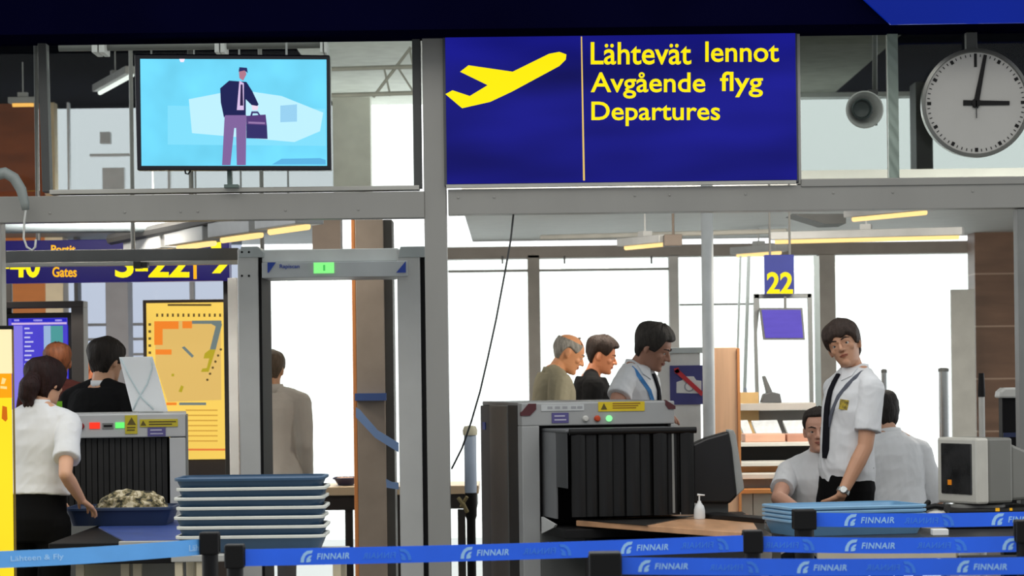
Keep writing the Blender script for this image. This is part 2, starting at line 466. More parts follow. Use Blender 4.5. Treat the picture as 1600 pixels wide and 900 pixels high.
# left: pillar behind the gate, white column, far brown wall and hazy shop front
mull(29, 557, 601, 343, (160, 146, 132), 17.2, 0.3); mull(30, 551, 557, 343, (222, 142, 80), 17.2, 0.3); mull(31, 601, 615, 343, (86, 84, 80), 17.25, 0.3)
mull(32, 357, 372, 434, (215, 216, 214), 17.6, 0.2); mull(33, 350, 358, 380, (40, 38, 36), 18.2, 0.1)
struct('trim_34', MB().pbox(488, 325, 532, 422, 22.0, 0.3), mat('hanging_brown', (104, 92, 82), 0.6))
m = MB().fbox(-500, 360, 72, 24.2, 0.3); struct('wall_left', m, mat('orange_timber_wall', (214, 128, 56), 0.5, var=0.15, scale=1.5, stretch=(1, 1, 3)))
mull(35, 72, 100, 360, (238, 222, 190), 24.2, 0.3); mull(36, 117, 123, 360, (70, 70, 72), 24.2, 0.2)
mull(37, 166, 201, 440, (138, 138, 144), 23.6, 0.3)
struct('window_11', MB().fbox(100, 360, 380, 24.6, 0.02), glass('hazy_glass_low', (188, 192, 200)))
m = MB()
for y in (505, 528, 552, 600): m.pbox(123, y, 228, y + 4, 24.4, 0.1)
m.pbox(296, 440, 303, 470, 24.4, 0.1)
struct('trim_38', m, mat('blind_grey', (160, 162, 168), 0.6))

# ================================================================== OVERHEAD LAMPS, PIPES, SIGNS
# grey sign beam with its pale rail, hung from the left canopy
r = thing('sign_beam', P(186, 410, 16.2), 'dark grey steel beam with pale rail crossing above gate sign', 'beam')
part(r, 'beam_body', MB().pbox(-60, 390, 372, 410, 16.2, 0.25), mat('sign_beam_grey', (104, 106, 106), 0.5, 0.2), 0.004)
part(r, 'rail', MB().pbox(-60, 409, 372, 415, 16.1, 0.1), ALU, 0.002)
for x in (208, 410): part(r, 'hanger', MB().tube([P(x, 400, 16.3), Vector((P(x, 400, 16.3).x, 16.3, 4.2))], 0.012, 8), STEEL)
m = MB()
m.lohi((P(360, 400, 16.3).x, 16.25, P(360, 405, 16.3).z), (P(414, 400, 16.3).x, 16.35, P(360, 395, 16.3).z))
part(r, 'end_arm', m, STEEL)
part(r, 'clamp', MB().pbox(208, 408, 220, 419, 16.0, 0.1).pbox(220, 409, 230, 418, 16.02, 0.1), DARKG, 0.004)
# diagonal run of fluorescent lamps under a dark track (left)
def base_at(px, d, y=640): return Vector((P(px, y, d).x, d, 0))
def lamp_line(q0, q1, w, h, name, label, group, warm=WARM, top=4.17):
    q0, q1 = Vector(q0), Vector(q1); d = (q1 - q0); L = d.length; ang = math.atan2(d.y, d.x)
    r = thing(name, (q0 + q1) / 2, label, 'lamp', group, ang)
    b = MB().box((0, 0, h / 2), (L, w, h)); part(r, 'housing', b, GREYP, 0.006, local=True)
    part(r, 'tube', MB().tube([(-L / 2 + 0.03, 0, -0.012), (L / 2 - 0.03, 0, -0.012)], 0.018, 10), warm, smooth=True, local=True)
    zt_ = top - (q0.z + q1.z) / 2
    part(r, 'bracket', MB().box((0, 0, h + 0.02), (0.08, w * 0.6, 0.04)).tube([(0, 0, h + 0.02), (0, 0, zt_)], 0.006, 8), GREYP, local=True)
    return r
A, B = P(212, 397, 17.5), P(484, 349, 14.9)
def ab(t): return A.lerp(B, t)
lab = ['fluorescent lamp lowest on the diagonal run above the gate sign', 'fluorescent lamp second lowest on the diagonal run', 'fluorescent lamp third on the diagonal run, above scanner gate', 'fluorescent lamp highest on the diagonal run, beside the steel post']
for k, (t0, t1) in enumerate(((0.0, 0.24), (0.27, 0.50), (0.53, 0.76), (0.79, 1.0))):
    lamp_line(ab(t0), ab(t1), 0.16, 0.085, 'strip_lamp', lab[k], 'lamps on the diagonal run')
m = MB(); p0, p1 = P(174, 374, 17.6), P(340, 340, 16.0)
m.tube([p0, p1], 0.035, 8); m.tube([p0 + Vector((0.25, 0, -0.02)), p1 + Vector((0.25, 0, -0.02))], 0.02, 8)
solo('lamp_track', m, DARKG, 'dark cable track running beside the diagonal lamp run', 'track')
solo('cable_pipe', MB().tube([P(-20, 352, 17), P(372, 350, 17)], 0.05, 12), mat('pipe_grey', (120, 130, 136), 0.5), 'grey horizontal pipe just under the left steel beam', 'pipe', smooth=True)
# canopy lamps on the right
def flat_lamp(x0, y0, x1, y1, d0, d1, label, w=0.13, top=2.71):
    a, b = P(x0, y0, d0), P(x1, y1, d1)
    return lamp_line(a, b, w, 0.06, 'canopy_lamp', label, 'lamps under the right canopy', top=top)
flat_lamp(975, 385, 1042, 379, 22.0, 21.4, 'short strip lamp under canopy, above the white shirted staff')
flat_lamp(1150, 398, 1222, 392, 24.5, 23.9, 'short strip lamp under canopy, above gate number 22')
flat_lamp(1205, 374, 1505, 369, 21.4, 21.0, 'long strip lamp under canopy, longest of the row')
flat_lamp(1330, 341, 1450, 328, 19.6, 18.8, 'strip lamp closest under right steel beam, near the clock', top=4.17)
m = MB().pbox(1038, 366, 1066, 384, 21.2, 0.2);m.tube([P(1052, 368, 21.3), Vector((P(1052, 368, 21.3).x, 21.3, 2.71))], 0.01, 8)
solo('junction_box', m, mat('brown_box', (96, 84, 74), 0.6), 'small brown box at end of short canopy lamp', 'box', bevel=0.005)
m = MB().tube([P(845, 371, 22.4), P(1230, 361, 21.5)], 0.02, 8); solo('conduit', m, ALU, 'thin pale conduit running along the right canopy', 'pipe')
m = MB().prism([(1238, 334), (1322, 334), (1322, 349), (1290, 350)], 20.0, 0.5); solo('canopy_recess', m, mat('recess_dark', (66, 68, 68), 0.6), 'dark wedge standing in for shaded recess in right canopy', 'duct')  # dark block in place of a shaded recess in the canopy
# lamps and pipe seen through the left upper pane
r = thing('pipe_rail', P(300, 70, 15.4), 'pale horizontal pipe with white clamps above the television', 'pipe')
part(r, 'pipe', MB().tube([P(92, 73, 15.4), P(512, 68, 15.4)], PX(7.5, 15.4), 12), mat('pipe_pale', (120, 122, 118), 0.5), smooth=True)
for x, w in ((153, 10), (343, 8), (505, 5)):
    m = MB(); m.pbox(x - w, 60, x - 1, 82, 15.28, 0.22); m.pbox(x + 1, 60, x + w, 82, 15.28, 0.22)
    part(r, 'clamp', m, WHITE, 0.004)
for x in (120, 480): part(r, 'hanger', MB().tube([P(x, 70, 15.4), Vector((P(x, 70, 15.4).x, 15.4, 4.2))], 0.012, 8), STEEL_D)
lamp_line(P(155, 134, 24), P(207, 125, 22.6), 0.12, 0.06, 'ceiling_lamp', 'white strip lamp on dark ceiling left of the television', 'lamps on the dark ceiling', COOL)
lamp_line(P(14, 162, 24), P(58, 161, 24), 0.12, 0.05, 'ceiling_lamp', 'amber strip lamp above brown wall in left upper pane', 'lamps on the dark ceiling', lit('amber_lamp', (255, 190, 96), 1.1))

# gate direction sign, blue with yellow lettering
DS = 18.0
r = thing('gate_sign', P(180, 441, DS), 'long blue overhead sign with yellow gate numbers and arrow', 'sign')
part(r, 'panel', MB().pbox(-140, 375, 358, 441, DS, 0.16), lit('gate_sign_blue', (24, 18, 88), 1.0, 0.1), 0.004)
part(r, 'lettering', text_mb('40', 16, 392, 63, 434, DS - 0.001, 0.006, 0.03), YELLOW_LIT)
part(r, 'lettering', text_mb('5-22', 180, 392, 296, 434, DS - 0.001, 0.006, 0.03), YELLOW_LIT)
part(r, 'dash', MB().pbox(2, 414, 14, 420, DS - 0.006, 0.006), YELLOW_LIT)
part(r, 'caption', text_mb('Gates', 82, 417, 120, 433, DS - 0.001, 0.006, 0.02), lit('amber_letters', (255, 180, 10), 1.0))
part(r, 'caption', text_mb('Portit', 80, 383, 118, 396, DS - 0.001, 0.006, 0.02), lit('amber_letters', (255, 180, 10), 1.0))
part(r, 'divider', MB().pbox(302, 384, 307, 436, DS - 0.006, 0.006), lit('amber_letters', (255, 180, 10), 1.0))
part(r, 'arrow', MB().prism([(331, 427), (345, 411), (334, 399), (328, 382), (345, 376), (346, 392), (357, 400), (357, 412), (344, 427)], DS - 0.006, 0.006), YELLOW_LIT)
for x in (60, 300): part(r, 'hanger', MB().tube([P(x, 380, DS + 0.08), Vector((P(x, 380, DS + 0.08).x, DS + 0.08, 4.2))], 0.015, 8), STEEL_D)

# big departures sign in the frame
r = thing('departures_sign', P(970, 289, D0), 'large backlit blue sign reading departures in three languages', 'sign')
def sign_blue():
    m = lit('sign_blue', (21, 22, 124), 1.0, 0.6, 1.1, (0.7, 1, 2.4))
    return m
part(r, 'housing', MB().pbox(693, 51, 1247, 288, D0 - 0.02, 0.14), mat('sign_rim', (86, 88, 92), 0.4, 0.3), 0.004)
part(r, 'panel', MB().pbox(697, 54, 1244, 284, D0 - 0.03, 0.012), sign_blue())
DL = D0 - 0.031
part(r, 'airplane_symbol', MB().prism([(696, 147), (707, 141), (734, 150), (762, 133), (719, 112), (732, 102), (801, 112), (858, 84), (874, 81), (885, 85), (884, 93), (874, 103), (800, 143), (766, 159), (722, 169)], DL - 0.006, 0.006), YELLOW_LIT)
part(r, 'divider', MB().prism([(907.5, 57), (909.5, 57), (914, 282), (911, 282)], DL - 0.006, 0.006), lit('divider_cream', (236, 200, 110), 0.9))
for s, x0, y0, x1, y1 in (('Lähtevät', 923, 66, 1080, 101), ('lennot', 1102, 65, 1217, 97), ('Avgående', 923, 113, 1102, 154), ('flyg', 1125, 112, 1192, 152), ('Departures', 924, 159, 1125, 197)):
    part(r, 'lettering', text_mb(s, x0, y0, x1, y1, DL, 0.006, 0.012), YELLOW_LIT)
part(r, 'lower_rail', MB().pbox(697, 285, 1244, 290, D0 - 0.04, 0.03), ALU)

# television on its bracket
r = thing('television', P(367, 292, D0), 'flat television showing a man with briefcase on pale blue', 'television')
part(r, 'bezel', MB().prism([(210, 84), (515, 86), (518, 266), (214, 266)], D0 - 0.12, 0.07), mat('tv_bezel', (8, 8, 26), 0.3), 0.006)
m = MB().prism([(219, 92), (510, 93), (511, 259), (221, 259)], D0 - 0.124, 0.006)
DT = D0 - 0.126
sheets = [((128, 220, 248), [(262, 165), (508, 170), (509, 228), (262, 226)]),
          ((188, 237, 252), [(295, 155), (372, 140), (440, 150), (505, 176), (500, 205), (460, 222), (300, 208)]),
          ((150, 206, 238), [(438, 165), (464, 163), (464, 190), (438, 191)]),
          ((92, 176, 224), [(425, 257), (440, 248), (500, 247), (509, 250), (509, 257)]),
          ((128, 100, 156), [(347, 258), (351, 180), (385, 180), (384, 258), (370, 258), (369, 200), (366, 200), (360, 258)]),
          ((30, 34, 84), [(344, 138), (358, 126), (385, 128), (394, 142), (404, 163), (399, 170), (384, 155), (384, 180), (352, 180), (350, 184), (345, 160)]),
          ((214, 190, 230), [(374, 126), (381, 130), (381, 172), (370, 172)]),
          ((40, 30, 70), [(376, 132), (379, 132), (380, 165), (375, 165)]),
          ((176, 120, 140), [(373, 108), (383, 108), (385, 116), (380, 126), (374, 122)]),
          ((40, 44, 100), [(374, 105), (386, 106), (387, 114), (382, 110), (373, 112)]),
          ((236, 215, 236), [(393, 164), (404, 166), (402, 172), (394, 172)]),
          ((84, 60, 120), [(385, 181), (415, 179), (417, 196), (385, 194)]),
          ((52, 48, 104), [(385, 194), (417, 196), (418, 217), (385, 216)]),
          ((60, 50, 110), [(391, 181), (393, 174), (403, 174), (407, 180), (404, 180), (402, 177), (395, 177), (394, 181)]),
          ((150, 120, 170), [(388, 190), (414, 191), (414, 194), (388, 193)]),
          ((250, 235, 255), [(280, 92), (289, 92), (287, 97), (282, 97)])]  # last sheet is a reflected highlight painted on the screen
mts = [lit('screen_cyan', (112, 214, 246), 1.0, 0.12, 4.0)]
for k, (c, poly) in enumerate(sheets):
    m.mi = k + 1; m.prism(poly, DT - 0.0006 * (k + 1), 0.0006); mts.append(lit('screen_tone_%d' % k, c, 1.0))
part(r, 'screen', m, mts)
part(r, 'bracket', MB().pbox(355, 262, 362, 291, D0 - 0.06, 0.05).pbox(350, 288, 372, 293, D0 - 0.08, 0.08), mat('bracket_grey', (96, 112, 108), 0.5, 0.3))
part(r, 'cable', MB().tube([P(289, 266, D0 - 0.09), P(290, 271, D0 - 0.09), P(294, 272, D0 - 0.09), P(298, 266, D0 - 0.09)], 0.004, 8), BLACK)

# wall clock
r = thing('wall_clock', P(1523, 246, D0 - 0.06), 'large round station clock with white face and black hands', 'clock')
cc = P(1523, 162, D0 - 0.06); AX = (0, -1, 0); S1 = PX(1, D0 - 0.06)
part(r, 'case', MB().lathe([(76 * S1, -0.05), (83 * S1, -0.05), (85 * S1, 0.01), (85 * S1, 0.045), (80 * S1, 0.05), (78.5 * S1, 0.035), (10 * S1, 0.03)], cc, AX, 64), mat('clock_rim', (120, 122, 118), 0.3, 0.6), smooth='auto')
part(r, 'face', MB().lathe([(1 * S1, 0.030), (79 * S1, 0.030), (79 * S1, 0.036), (1 * S1, 0.036)], cc, AX, 64), mat('clock_face', (176, 176, 172), 0.35, var=0.03))
m = MB()
def rad(ang, r0, r1, w, dy, w2=None):
    a = math.radians(ang); u = Vector((math.sin(a), 0, math.cos(a))); v = Vector((math.cos(a), 0, -math.sin(a)))
    o = cc + Vector((0, dy, 0)); w2 = w2 or w
    return [o + u * r0 * S1 - v * w * S1, o + u * r0 * S1 + v * w * S1, o + u * r1 * S1 + v * w2 * S1, o + u * r1 * S1 - v * w2 * S1]
for k in range(60):
    if k == 0: q = rad(0, 56, 77, 2.2, -0.037)
    elif k % 5 == 0: q = rad(k * 6, 70, 76, 2.4, -0.037)
    else: q = rad(k * 6, 72, 76, 0.6, -0.037)
    m.extrude(q, (0, -0.002, 0))
part(r, 'minute_mark', m, BLACK)
part(r, 'hour_hand', MB().extrude(rad(91, -20, 52, 4.2, -0.040, 3.2), (0, -0.003, 0)), BLACK)
part(r, 'minute_hand', MB().extrude(rad(11.5, -8, 76, 4.4, -0.044, 2.6), (0, -0.003, 0)), BLACK)
part(r, 'hub', MB().lathe([(0.0002, 0.036), (7 * S1, 0.036), (7 * S1, 0.05), (0.0002, 0.05)], cc, AX, 20), BLACK)
part(r, 'second_hand', MB().extrude(rad(180, -4, 24, 0.8, -0.049), (0, -0.001, 0)), DARKG)
part(r, 'mount', MB().pbox(1510, 50, 1527, 80, D0 - 0.02, 0.06), mat('clock_mount', (96, 98, 96), 0.5, 0.4), 0.003)

# round horn on its pipe behind the right pane
r = thing('horn_speaker', P(1350, 200, 16), 'round white horn speaker with dark throat on hanging pipe', 'speaker')
hc = P(1350, 172, 16); s = PX(1, 16)
part(r, 'flare', MB().lathe([(12 * s, -0.16), (18 * s, -0.1), (28 * s, 0.02), (29.5 * s, 0.03), (27.5 * s, 0.035), (19 * s, -0.02), (11 * s, -0.06)], hc, AX, 36), mat('horn_white', (196, 198, 194), 0.45), smooth='auto')
part(r, 'throat', MB().lathe([(14 * s, -0.06), (16.5 * s, 0.03), (14.5 * s, 0.035), (12 * s, 0.0), (0.001, -0.01)], P(1346, 171, 16), AX, 28), mat('horn_dark', (46, 60, 58), 0.4), smooth='auto')
part(r, 'pipe', MB().tube([P(1367, 196, 16.1), P(1367, 30, 16.1), Vector((P(1367, 30, 16.1).x, 16.1, 4.18))], PX(4, 16), 12), mat('horn_pipe', (84, 88, 84), 0.5, 0.3), smooth=True)
part(r, 'clamp', MB().pbox(1357, 140, 1372, 147, 16.0, 0.14), DARKG)

# gate 22 hanging sign, frame with a monitor
DG = 19.0
r = thing('gate_number_sign', P(1218, 460, DG), 'small hanging blue sign with yellow number 22', 'sign')
part(r, 'panel', MB().pbox(1195, 398, 1241, 459, DG, 0.06), lit('gate_number_blue', (70, 76, 150), 1.0, 0.12), 0.003)
part(r, 'lettering', text_mb('22', 1198, 425, 1239, 459, DG - 0.001, 0.006, 0.03), YELLOW_LIT)
for x in (1203, 1234): part(r, 'hanger', MB().tube([P(x, 400, DG + 0.03), Vector((P(x, 400, DG + 0.03).x, DG + 0.03, 4.2))], 0.008, 8), STEEL)
r = thing('gate_arch', base_at(1222, DG + 0.1), 'grey steel portal frame standing behind counter under number 22', 'frame')
m = MB(); m.pbox(1178, 459, 1268, 466, DG + 0.1, 0.05); part(r, 'top_bar', m, mat('frame_grey', (138, 142, 142), 0.4, 0.2), 0.003)
for q in ([(1178, 459), (1186, 459), (1187, 480), (1183, 520), (1187, 640), (1188, 930), (1182, 930), (1181, 640), (1178, 500)], [(1262, 459), (1269, 459), (1272, 660), (1273, 930), (1267, 930), (1266, 660)]):
    part(r, 'upright', MB().prism(q, DG + 0.1, 0.05), MATS['frame_grey'])
for q in ([(1156, 400), (1159, 400), (1152, 620), (1149, 925), (1146, 925), (1149, 620)], [(1168, 400), (1173, 400), (1166, 620), (1162, 925), (1157, 925), (1161, 620)]):
    part(r, 'upright', MB().prism(q, DG + 0.2, 0.04), mat('frame_pale', (150, 162, 164), 0.4, 0.2))
part(r, 'rear_upright', MB().prism([(1272, 400), (1280, 400), (1284, 660), (1287, 915), (1278, 915), (1275, 660)], DG + 0.5, 0.05), mat('frame_pale', (150, 162, 164)))
r = thing('gate_monitor', P(1222, 531, DG + 0.02), 'purple lit monitor hanging in grey frame below number 22', 'monitor')
part(r, 'casing', MB().prism([(1187, 481), (1254, 481), (1258, 531), (1193, 531)], DG + 0.02, 0.05), MIDG, 0.002)
part(r, 'screen', MB().prism([(1190, 484), (1251, 484), (1255, 528), (1196, 528)], DG + 0.014, 0.008), lit('purple_screen', (98, 84, 190), 1.0, 0.06, 5, (1, 1, 6)))
part(r, 'hanger', MB().pbox(1225, 462, 1229, 484, DG + 0.05, 0.02), MIDG)

# departures screen and its grey housing
r = thing('flight_screen', Vector((P(65, 600, 18.6).x, 18.6, 0)), 'violet flight information screen in black housing beside brown wall', 'screen')
part(r, 'housing', MB().fbox(-30, 489, 121, 18.6, 0.16), mat('screen_black', (14, 14, 16), 0.4), 0.004)
part(r, 'frame', MB().pbox(-30, 471, 130, 481, 18.5, 0.2).fbox(112, 480, 131, 18.5, 0.2).pbox(5, 443, 18, 490, 18.7, 0.05), mat('screen_frame_grey', (70, 66, 64), 0.5, 0.2), 0.003)
DQ = 18.59
m = MB().pbox(14, 497, 106, 660, DQ, 0.01); mts = [lit('screen_violet', (74, 66, 200), 1.0, 0.08, 4)]
def sq(c, *r4):
    m.mi = len(mts); mts.append(lit('screen_c_%d_%d_%d' % c, c, 1.0))
    for q in r4: m.pbox(*q, DQ - 0.003, 0.003)
sq((206, 180, 226), (18, 504, 104, 507))
sq((40, 40, 190), (18, 498, 104, 503), (106, 508, 107, 640))
sq((150, 176, 214), (69, 509, 80, 655)); sq((76, 150, 150), (80, 509, 99, 655)); sq((130, 120, 224), (20, 509, 36, 655))
sq((190, 190, 235), *[(38 + (k % 2), 512 + 7 * k, 46 + (k * 5) % 9, 514.5 + 7 * k) for k in range(18)])
sq((176, 170, 235), (22, 499, 30, 502), (52, 499, 66, 502), (86, 499, 97, 502))
part(r, 'screen', m, mts)

# yellow backlit map board
DM = 19.0
r = thing('map_board', Vector((P(292, 600, DM).x, DM, 0)), 'backlit yellow terminal map board in dark frame', 'board')
m = MB(); m.fbox(224, 468, 361, DM, 0.18); part(r, 'cabinet', m, mat('map_frame_brown', (56, 48, 44), 0.5), 0.004)
m = MB().pbox(230, 473, 356, 718, DM - 0.012, 0.012)
mts = [lit('map_yellow', (248, 208, 96), 1.0, 0.08, 1.5)]
def mk(c, *polys):
    m.mi = len(mts); mts.append(lit('map_c_%d_%d_%d' % c, c, 1.0))
    for q in polys: m.prism(q, DM - 0.015, 0.003)
def rc(x0, y0, x1, y1): return [(x0, y0), (x1, y0), (x1, y1), (x0, y1)]
mk((222, 184, 104), [(242, 502), (345, 500), (346, 625), (262, 628), (243, 570)])
DM -= 0.003
mk((240, 132, 44), rc(241, 502, 279, 514), rc(241, 514, 254, 539), rc(243, 546, 268, 554), rc(285, 502, 300, 513), rc(260, 629, 276, 633))
mk((110, 124, 122), rc(300, 501, 346, 506), [(330, 506), (347, 506), (337, 546), (328, 546), (337, 510)], [(284, 543), (288, 541), (303, 556), (300, 559)], rc(280, 629, 322, 633))
mk((178, 160, 40), [(328, 546), (337, 546), (326, 581), (314, 581), (316, 576), (323, 575), (327, 560), (318, 560), (320, 552)], [(283, 602), (287, 604), (284, 613), (279, 612)], rc(268, 584, 272, 588))
mk((96, 78, 44), *[rc(244 + k * 8.2, 490, 247 + k * 8.2, 495) for k in range(13)], *[rc(232, 505 + k * 11, 236, 509 + k * 11) for k in range(5)], *[circle_px(345 - k * 4.2, 546 + k * 9.5, 2, 8) for k in range(6)], rc(262, 475, 330, 478))
mk((206, 158, 66), *[rc(290, 640 + k * 8, 340, 642 + k * 8) for k in range(7)])
mk((226, 120, 60), rc(262, 701, 352, 704))
part(r, 'map_panel', m, mts)

# yellow light column at the left edge
DY = 12.6
r = thing('light_column', Vector((P(-20, 700, DY).x, DY, 0)), 'tall glowing yellow and orange light column at left edge', 'light box')
part(r, 'cap', MB().pbox(-75, 509, 20, 515, DY - 0.01, 0.14), BLACK, 0.003)
m = MB().pbox(-72, 514, 18, 584, DY, 0.12); mts = [lit('column_cream', (255, 238, 186), 1.0)]
m.mi = 1; m.pbox(-72, 584, 18, 622, DY, 0.12); mts.append(lit('column_orange', (255, 166, 20), 1.0))
m.mi = 2; m.fbox(-72, 622, 18, DY, 0.12); mts.append(lit('column_yellow', (255, 226, 40), 1.0, 0.06, 2))
m.mi = 3; m.prism([(3, 634), (10, 636), (11, 655), (8, 659), (2, 654)], DY - 0.004, 0.004); mts.append(lit('column_rust', (206, 106, 20), 1.0))
m.mi = 4; m.prism([(3, 590), (9, 592), (6, 600), (1, 600)], DY - 0.004, 0.004); m.prism([(0, 603), (10, 604), (10, 608), (0, 607)], DY - 0.004, 0.004); mts.append(lit('column_pale', (255, 220, 140), 1.0))
part(r, 'light_panel', m, mts)
part(r, 'edge_trim', MB().fbox(18, 512, 21, DY - 0.005, 0.13), mat('column_edge', (120, 96, 30), 0.5))

r.rotation_euler = (0, 0, math.radians(10))      # turned to face the queue
# grey hose and loose wires on the frame
solo('hose', MB().tube([P(-10, 274, 13.8), P(8, 270, 13.8), P(22, 278, 13.8), P(33, 296, 13.8), P(39, 318, 13.8), P(40, 328, 13.8)], [0.028, 0.028, 0.027, 0.026, 0.022, 0.018], 12), mat('hose_grey', (132, 140, 138), 0.5), 'grey bent hose curving over left end of the steel beam', 'hose', smooth=True)
solo('white_wire', MB().tube([P(41, 322, 13.95), P(38, 345, 13.95), P(37, 372, 13.95), P(42, 386, 13.95), P(50, 391, 13.95), P(55, 386, 13.95), P(56, 374, 13.95)], 0.0055, 8), mat('wire_white', (205, 208, 204), 0.5), 'thin white wire loop dangling under left steel beam', 'wire', smooth=True)
solo('black_wire', MB().tube([P(803, 328, 14.05), P(798, 375, 14.1), P(790, 420, 14.15), P(775, 500, 14.2), P(762, 560, 14.25), P(750, 612, 14.3), P(736, 660, 14.4), P(722, 700, 14.6), P(706, 732, 14.8)], 0.0048, 8), mat('wire_dark', (70, 72, 72), 0.5), 'thin dark wire slanting down from right steel beam to scanner', 'wire', smooth=True)

# ================================================================== EQUIPMENT
# walk-through metal detector
DP = 14.85
SHELL = mat('gate_shell_grey', (192, 194, 192), 0.4, 0.05, 0.04)
r = thing('metal_detector_gate', base_at(520, DP), 'grey walk through metal detector gate with green display', 'metal detector')
for x0, x1, bx in ((373, 405, (405, 410)), (622, 658, (658, 670))):
    m = MB(); m.fbox(x0, 389, x1, DP, 0.6); 
    c = m.v
    col = part(r, 'column', m, SHELL, 0.006)
    part(r, 'side_panel', MB().fbox(bx[0], 403, bx[1], DP + 0.02, 0.58), mat('gate_black', (11, 11, 12), 0.6, spec=0.2), 0.003)
    a, b = P(x0, 390, DP), P(bx[1] + 2, 390, DP); zt = P(x0, 389, DP).z
    part(r, 'top_cap', MB().extrude([(a.x, DP - 0.004, zt - 0.045), (a.x + 0.012, DP - 0.004, zt + 0.012), (b.x - 0.03, DP - 0.004, zt + 0.012), (b.x, DP - 0.004, zt - 0.02), (b.x, DP - 0.004, zt - 0.045)], (0, 0.6, 0)), mat('gate_cap', (168, 176, 176), 0.35, 0.1), 0.003)
    m = MB()
    for (x, y) in ((x0 + 5, 394), (x0 + 16, 394), (x0 + 5, 431), (x0 + 16, 431)):
        if x0 < 500: m.lathe([(0.0002, -0.002), (0.006, -0.002), (0.006, 0.002), (0.0002, 0.002)], P(x, y, DP - 0.002), (0, 1, 0), 10)
    if m.v: part(r, 'bolt', m, BLACK)
part(r, 'header', MB().pbox(409, 389, 622, 409, DP + 0.03, 0.5), mat('gate_header_pale', (212, 216, 214), 0.4, 0.0), 0.004)
part(r, 'control_panel', MB().pbox(409, 409, 637, 433, DP - 0.012, 0.5), mat('gate_panel_grey', (190, 196, 198), 0.4, 0.0), 0.003)
BLUEMARK = mat('mark_blue', (38, 72, 170), 0.5)
part(r, 'corner_mark', MB().prism([(418, 410), (431, 410), (420, 426), (418, 426)], DP - 0.015, 0.003), BLUEMARK)
part(r, 'corner_mark', MB().prism([(634, 408), (634, 426), (619, 426)], DP - 0.015, 0.003), BLUEMARK)
part(r, 'lettering', text_mb('Rapiscan', 437, 413, 468, 421, DP - 0.0125, 0.002, 0.01), BLUEMARK)
part(r, 'display', MB().pbox(490, 410, 522, 427, DP - 0.018, 0.006), lit('display_green', (140, 250, 140), 1.0, 0.03))
part(r, 'display_digit', MB().pbox(505, 414, 508, 423, DP - 0.02, 0.002), lit('digit_green', (70, 190, 90), 1.0))

# trays
def rrect(w, h, rad, n=5):
    pts = []
    for cx, cy, a0 in ((w / 2 - rad, h / 2 - rad, 0), (-w / 2 + rad, h / 2 - rad, 90), (-w / 2 + rad, -h / 2 + rad, 180), (w / 2 - rad, -h / 2 + rad, 270)):
        for k in range(n + 1):
            a = math.radians(a0 + 90 * k / n); pts.append((cx + rad * math.cos(a), cy + rad * math.sin(a)))
    return pts
def ring_loft(mb, layers):
    """layers: (w, h, rad, z); closed from first to last"""
    vs, fs = [], []; n = None
    for w, h, rad, z in layers:
        q = rrect(w, h, rad); n = len(q); vs += [(x, y, z) for x, y in q]
    for i in range(len(layers) - 1):
        for k in range(n):
            a, b = i * n + k, i * n + (k + 1) % n; fs.append((a, b, b + n, a + n))
    fs.append(tuple(range(n - 1, -1, -1))); fs.append(tuple((len(layers) - 1) * n + k for k in range(n)))
    return mb._add(vs, fs)
def make_tray(w, h, H, body, rim, label, group, rim_h=0.014):
    t = thing('security_tray', (0, 0, 0), label, 'tray', group)
    b = MB(); ring_loft(b, [(w - .07, h - .07, .04, 0), (w - .014, h - .014, .05, H - .005), (w - .022, h - .022, .048, H - .005), (w - .078, h - .078, .038, .006)])
    part(t, 'tray_body', b, body, smooth='auto', local=True)
    q = MB(); ring_loft(q, [(w - .014, h - .014, .05, H - rim_h), (w, h, .055, H - rim_h), (w + .002, h + .002, .055, H - .003), (w - .004, h - .004, .052, H), (w - .024, h - .024, .047, H), (w - .024, h - .024, .047, H - rim_h)])
    # open the middle: drop the two end caps
    n = len(rrect(w, h, .05)); q.f = q.f[:-2]; q.m = q.m[:-2]
    q.f += [(5 * n + k, 5 * n + (k + 1) % n, (k + 1) % n, k) for k in range(n)]; q.m += [0] * n
    part(t, 'rim', q, rim, smooth='auto', local=True)
    return t
TRAY_NAVY = mat('tray_navy', (50, 80, 108), 0.45, var=0.06)
TRAY_RIM = mat('tray_pale_rim', (208, 210, 202), 0.45)
zt = 0.762
words = ['lowest', 'second from bottom', 'third from bottom', 'middle', 'third from top', 'second from top', 'topmost']
tx = P(396, 800, 12.25).x
proto = make_tray(0.632, 0.40, 0.072, TRAY_NAVY, TRAY_RIM, 'navy security tray with pale rim, lowest of the tall stack', 'trays in the tall stack', 0.0125)
for k in range(7):
    lb = 'navy security tray with pale rim, %s of the tall stack by metal detector' % words[k]
    loc = (tx + (0, .004, -.005, .003, -.003, .005, -.002)[k], 12.25, zt + k * 0.0405)
    if k == 0: proto.location = loc; proto['label'] = lb
    else: o = dup(proto, loc, lb, rz=(0, .01, -.008, .012, -.01, .006, 0)[k])
    if k == 6:
        for c in o.children:
            if c.name.startswith('rim'):
                c.data = c.data.copy(); c.data.materials[0] = TRAY_NAVY
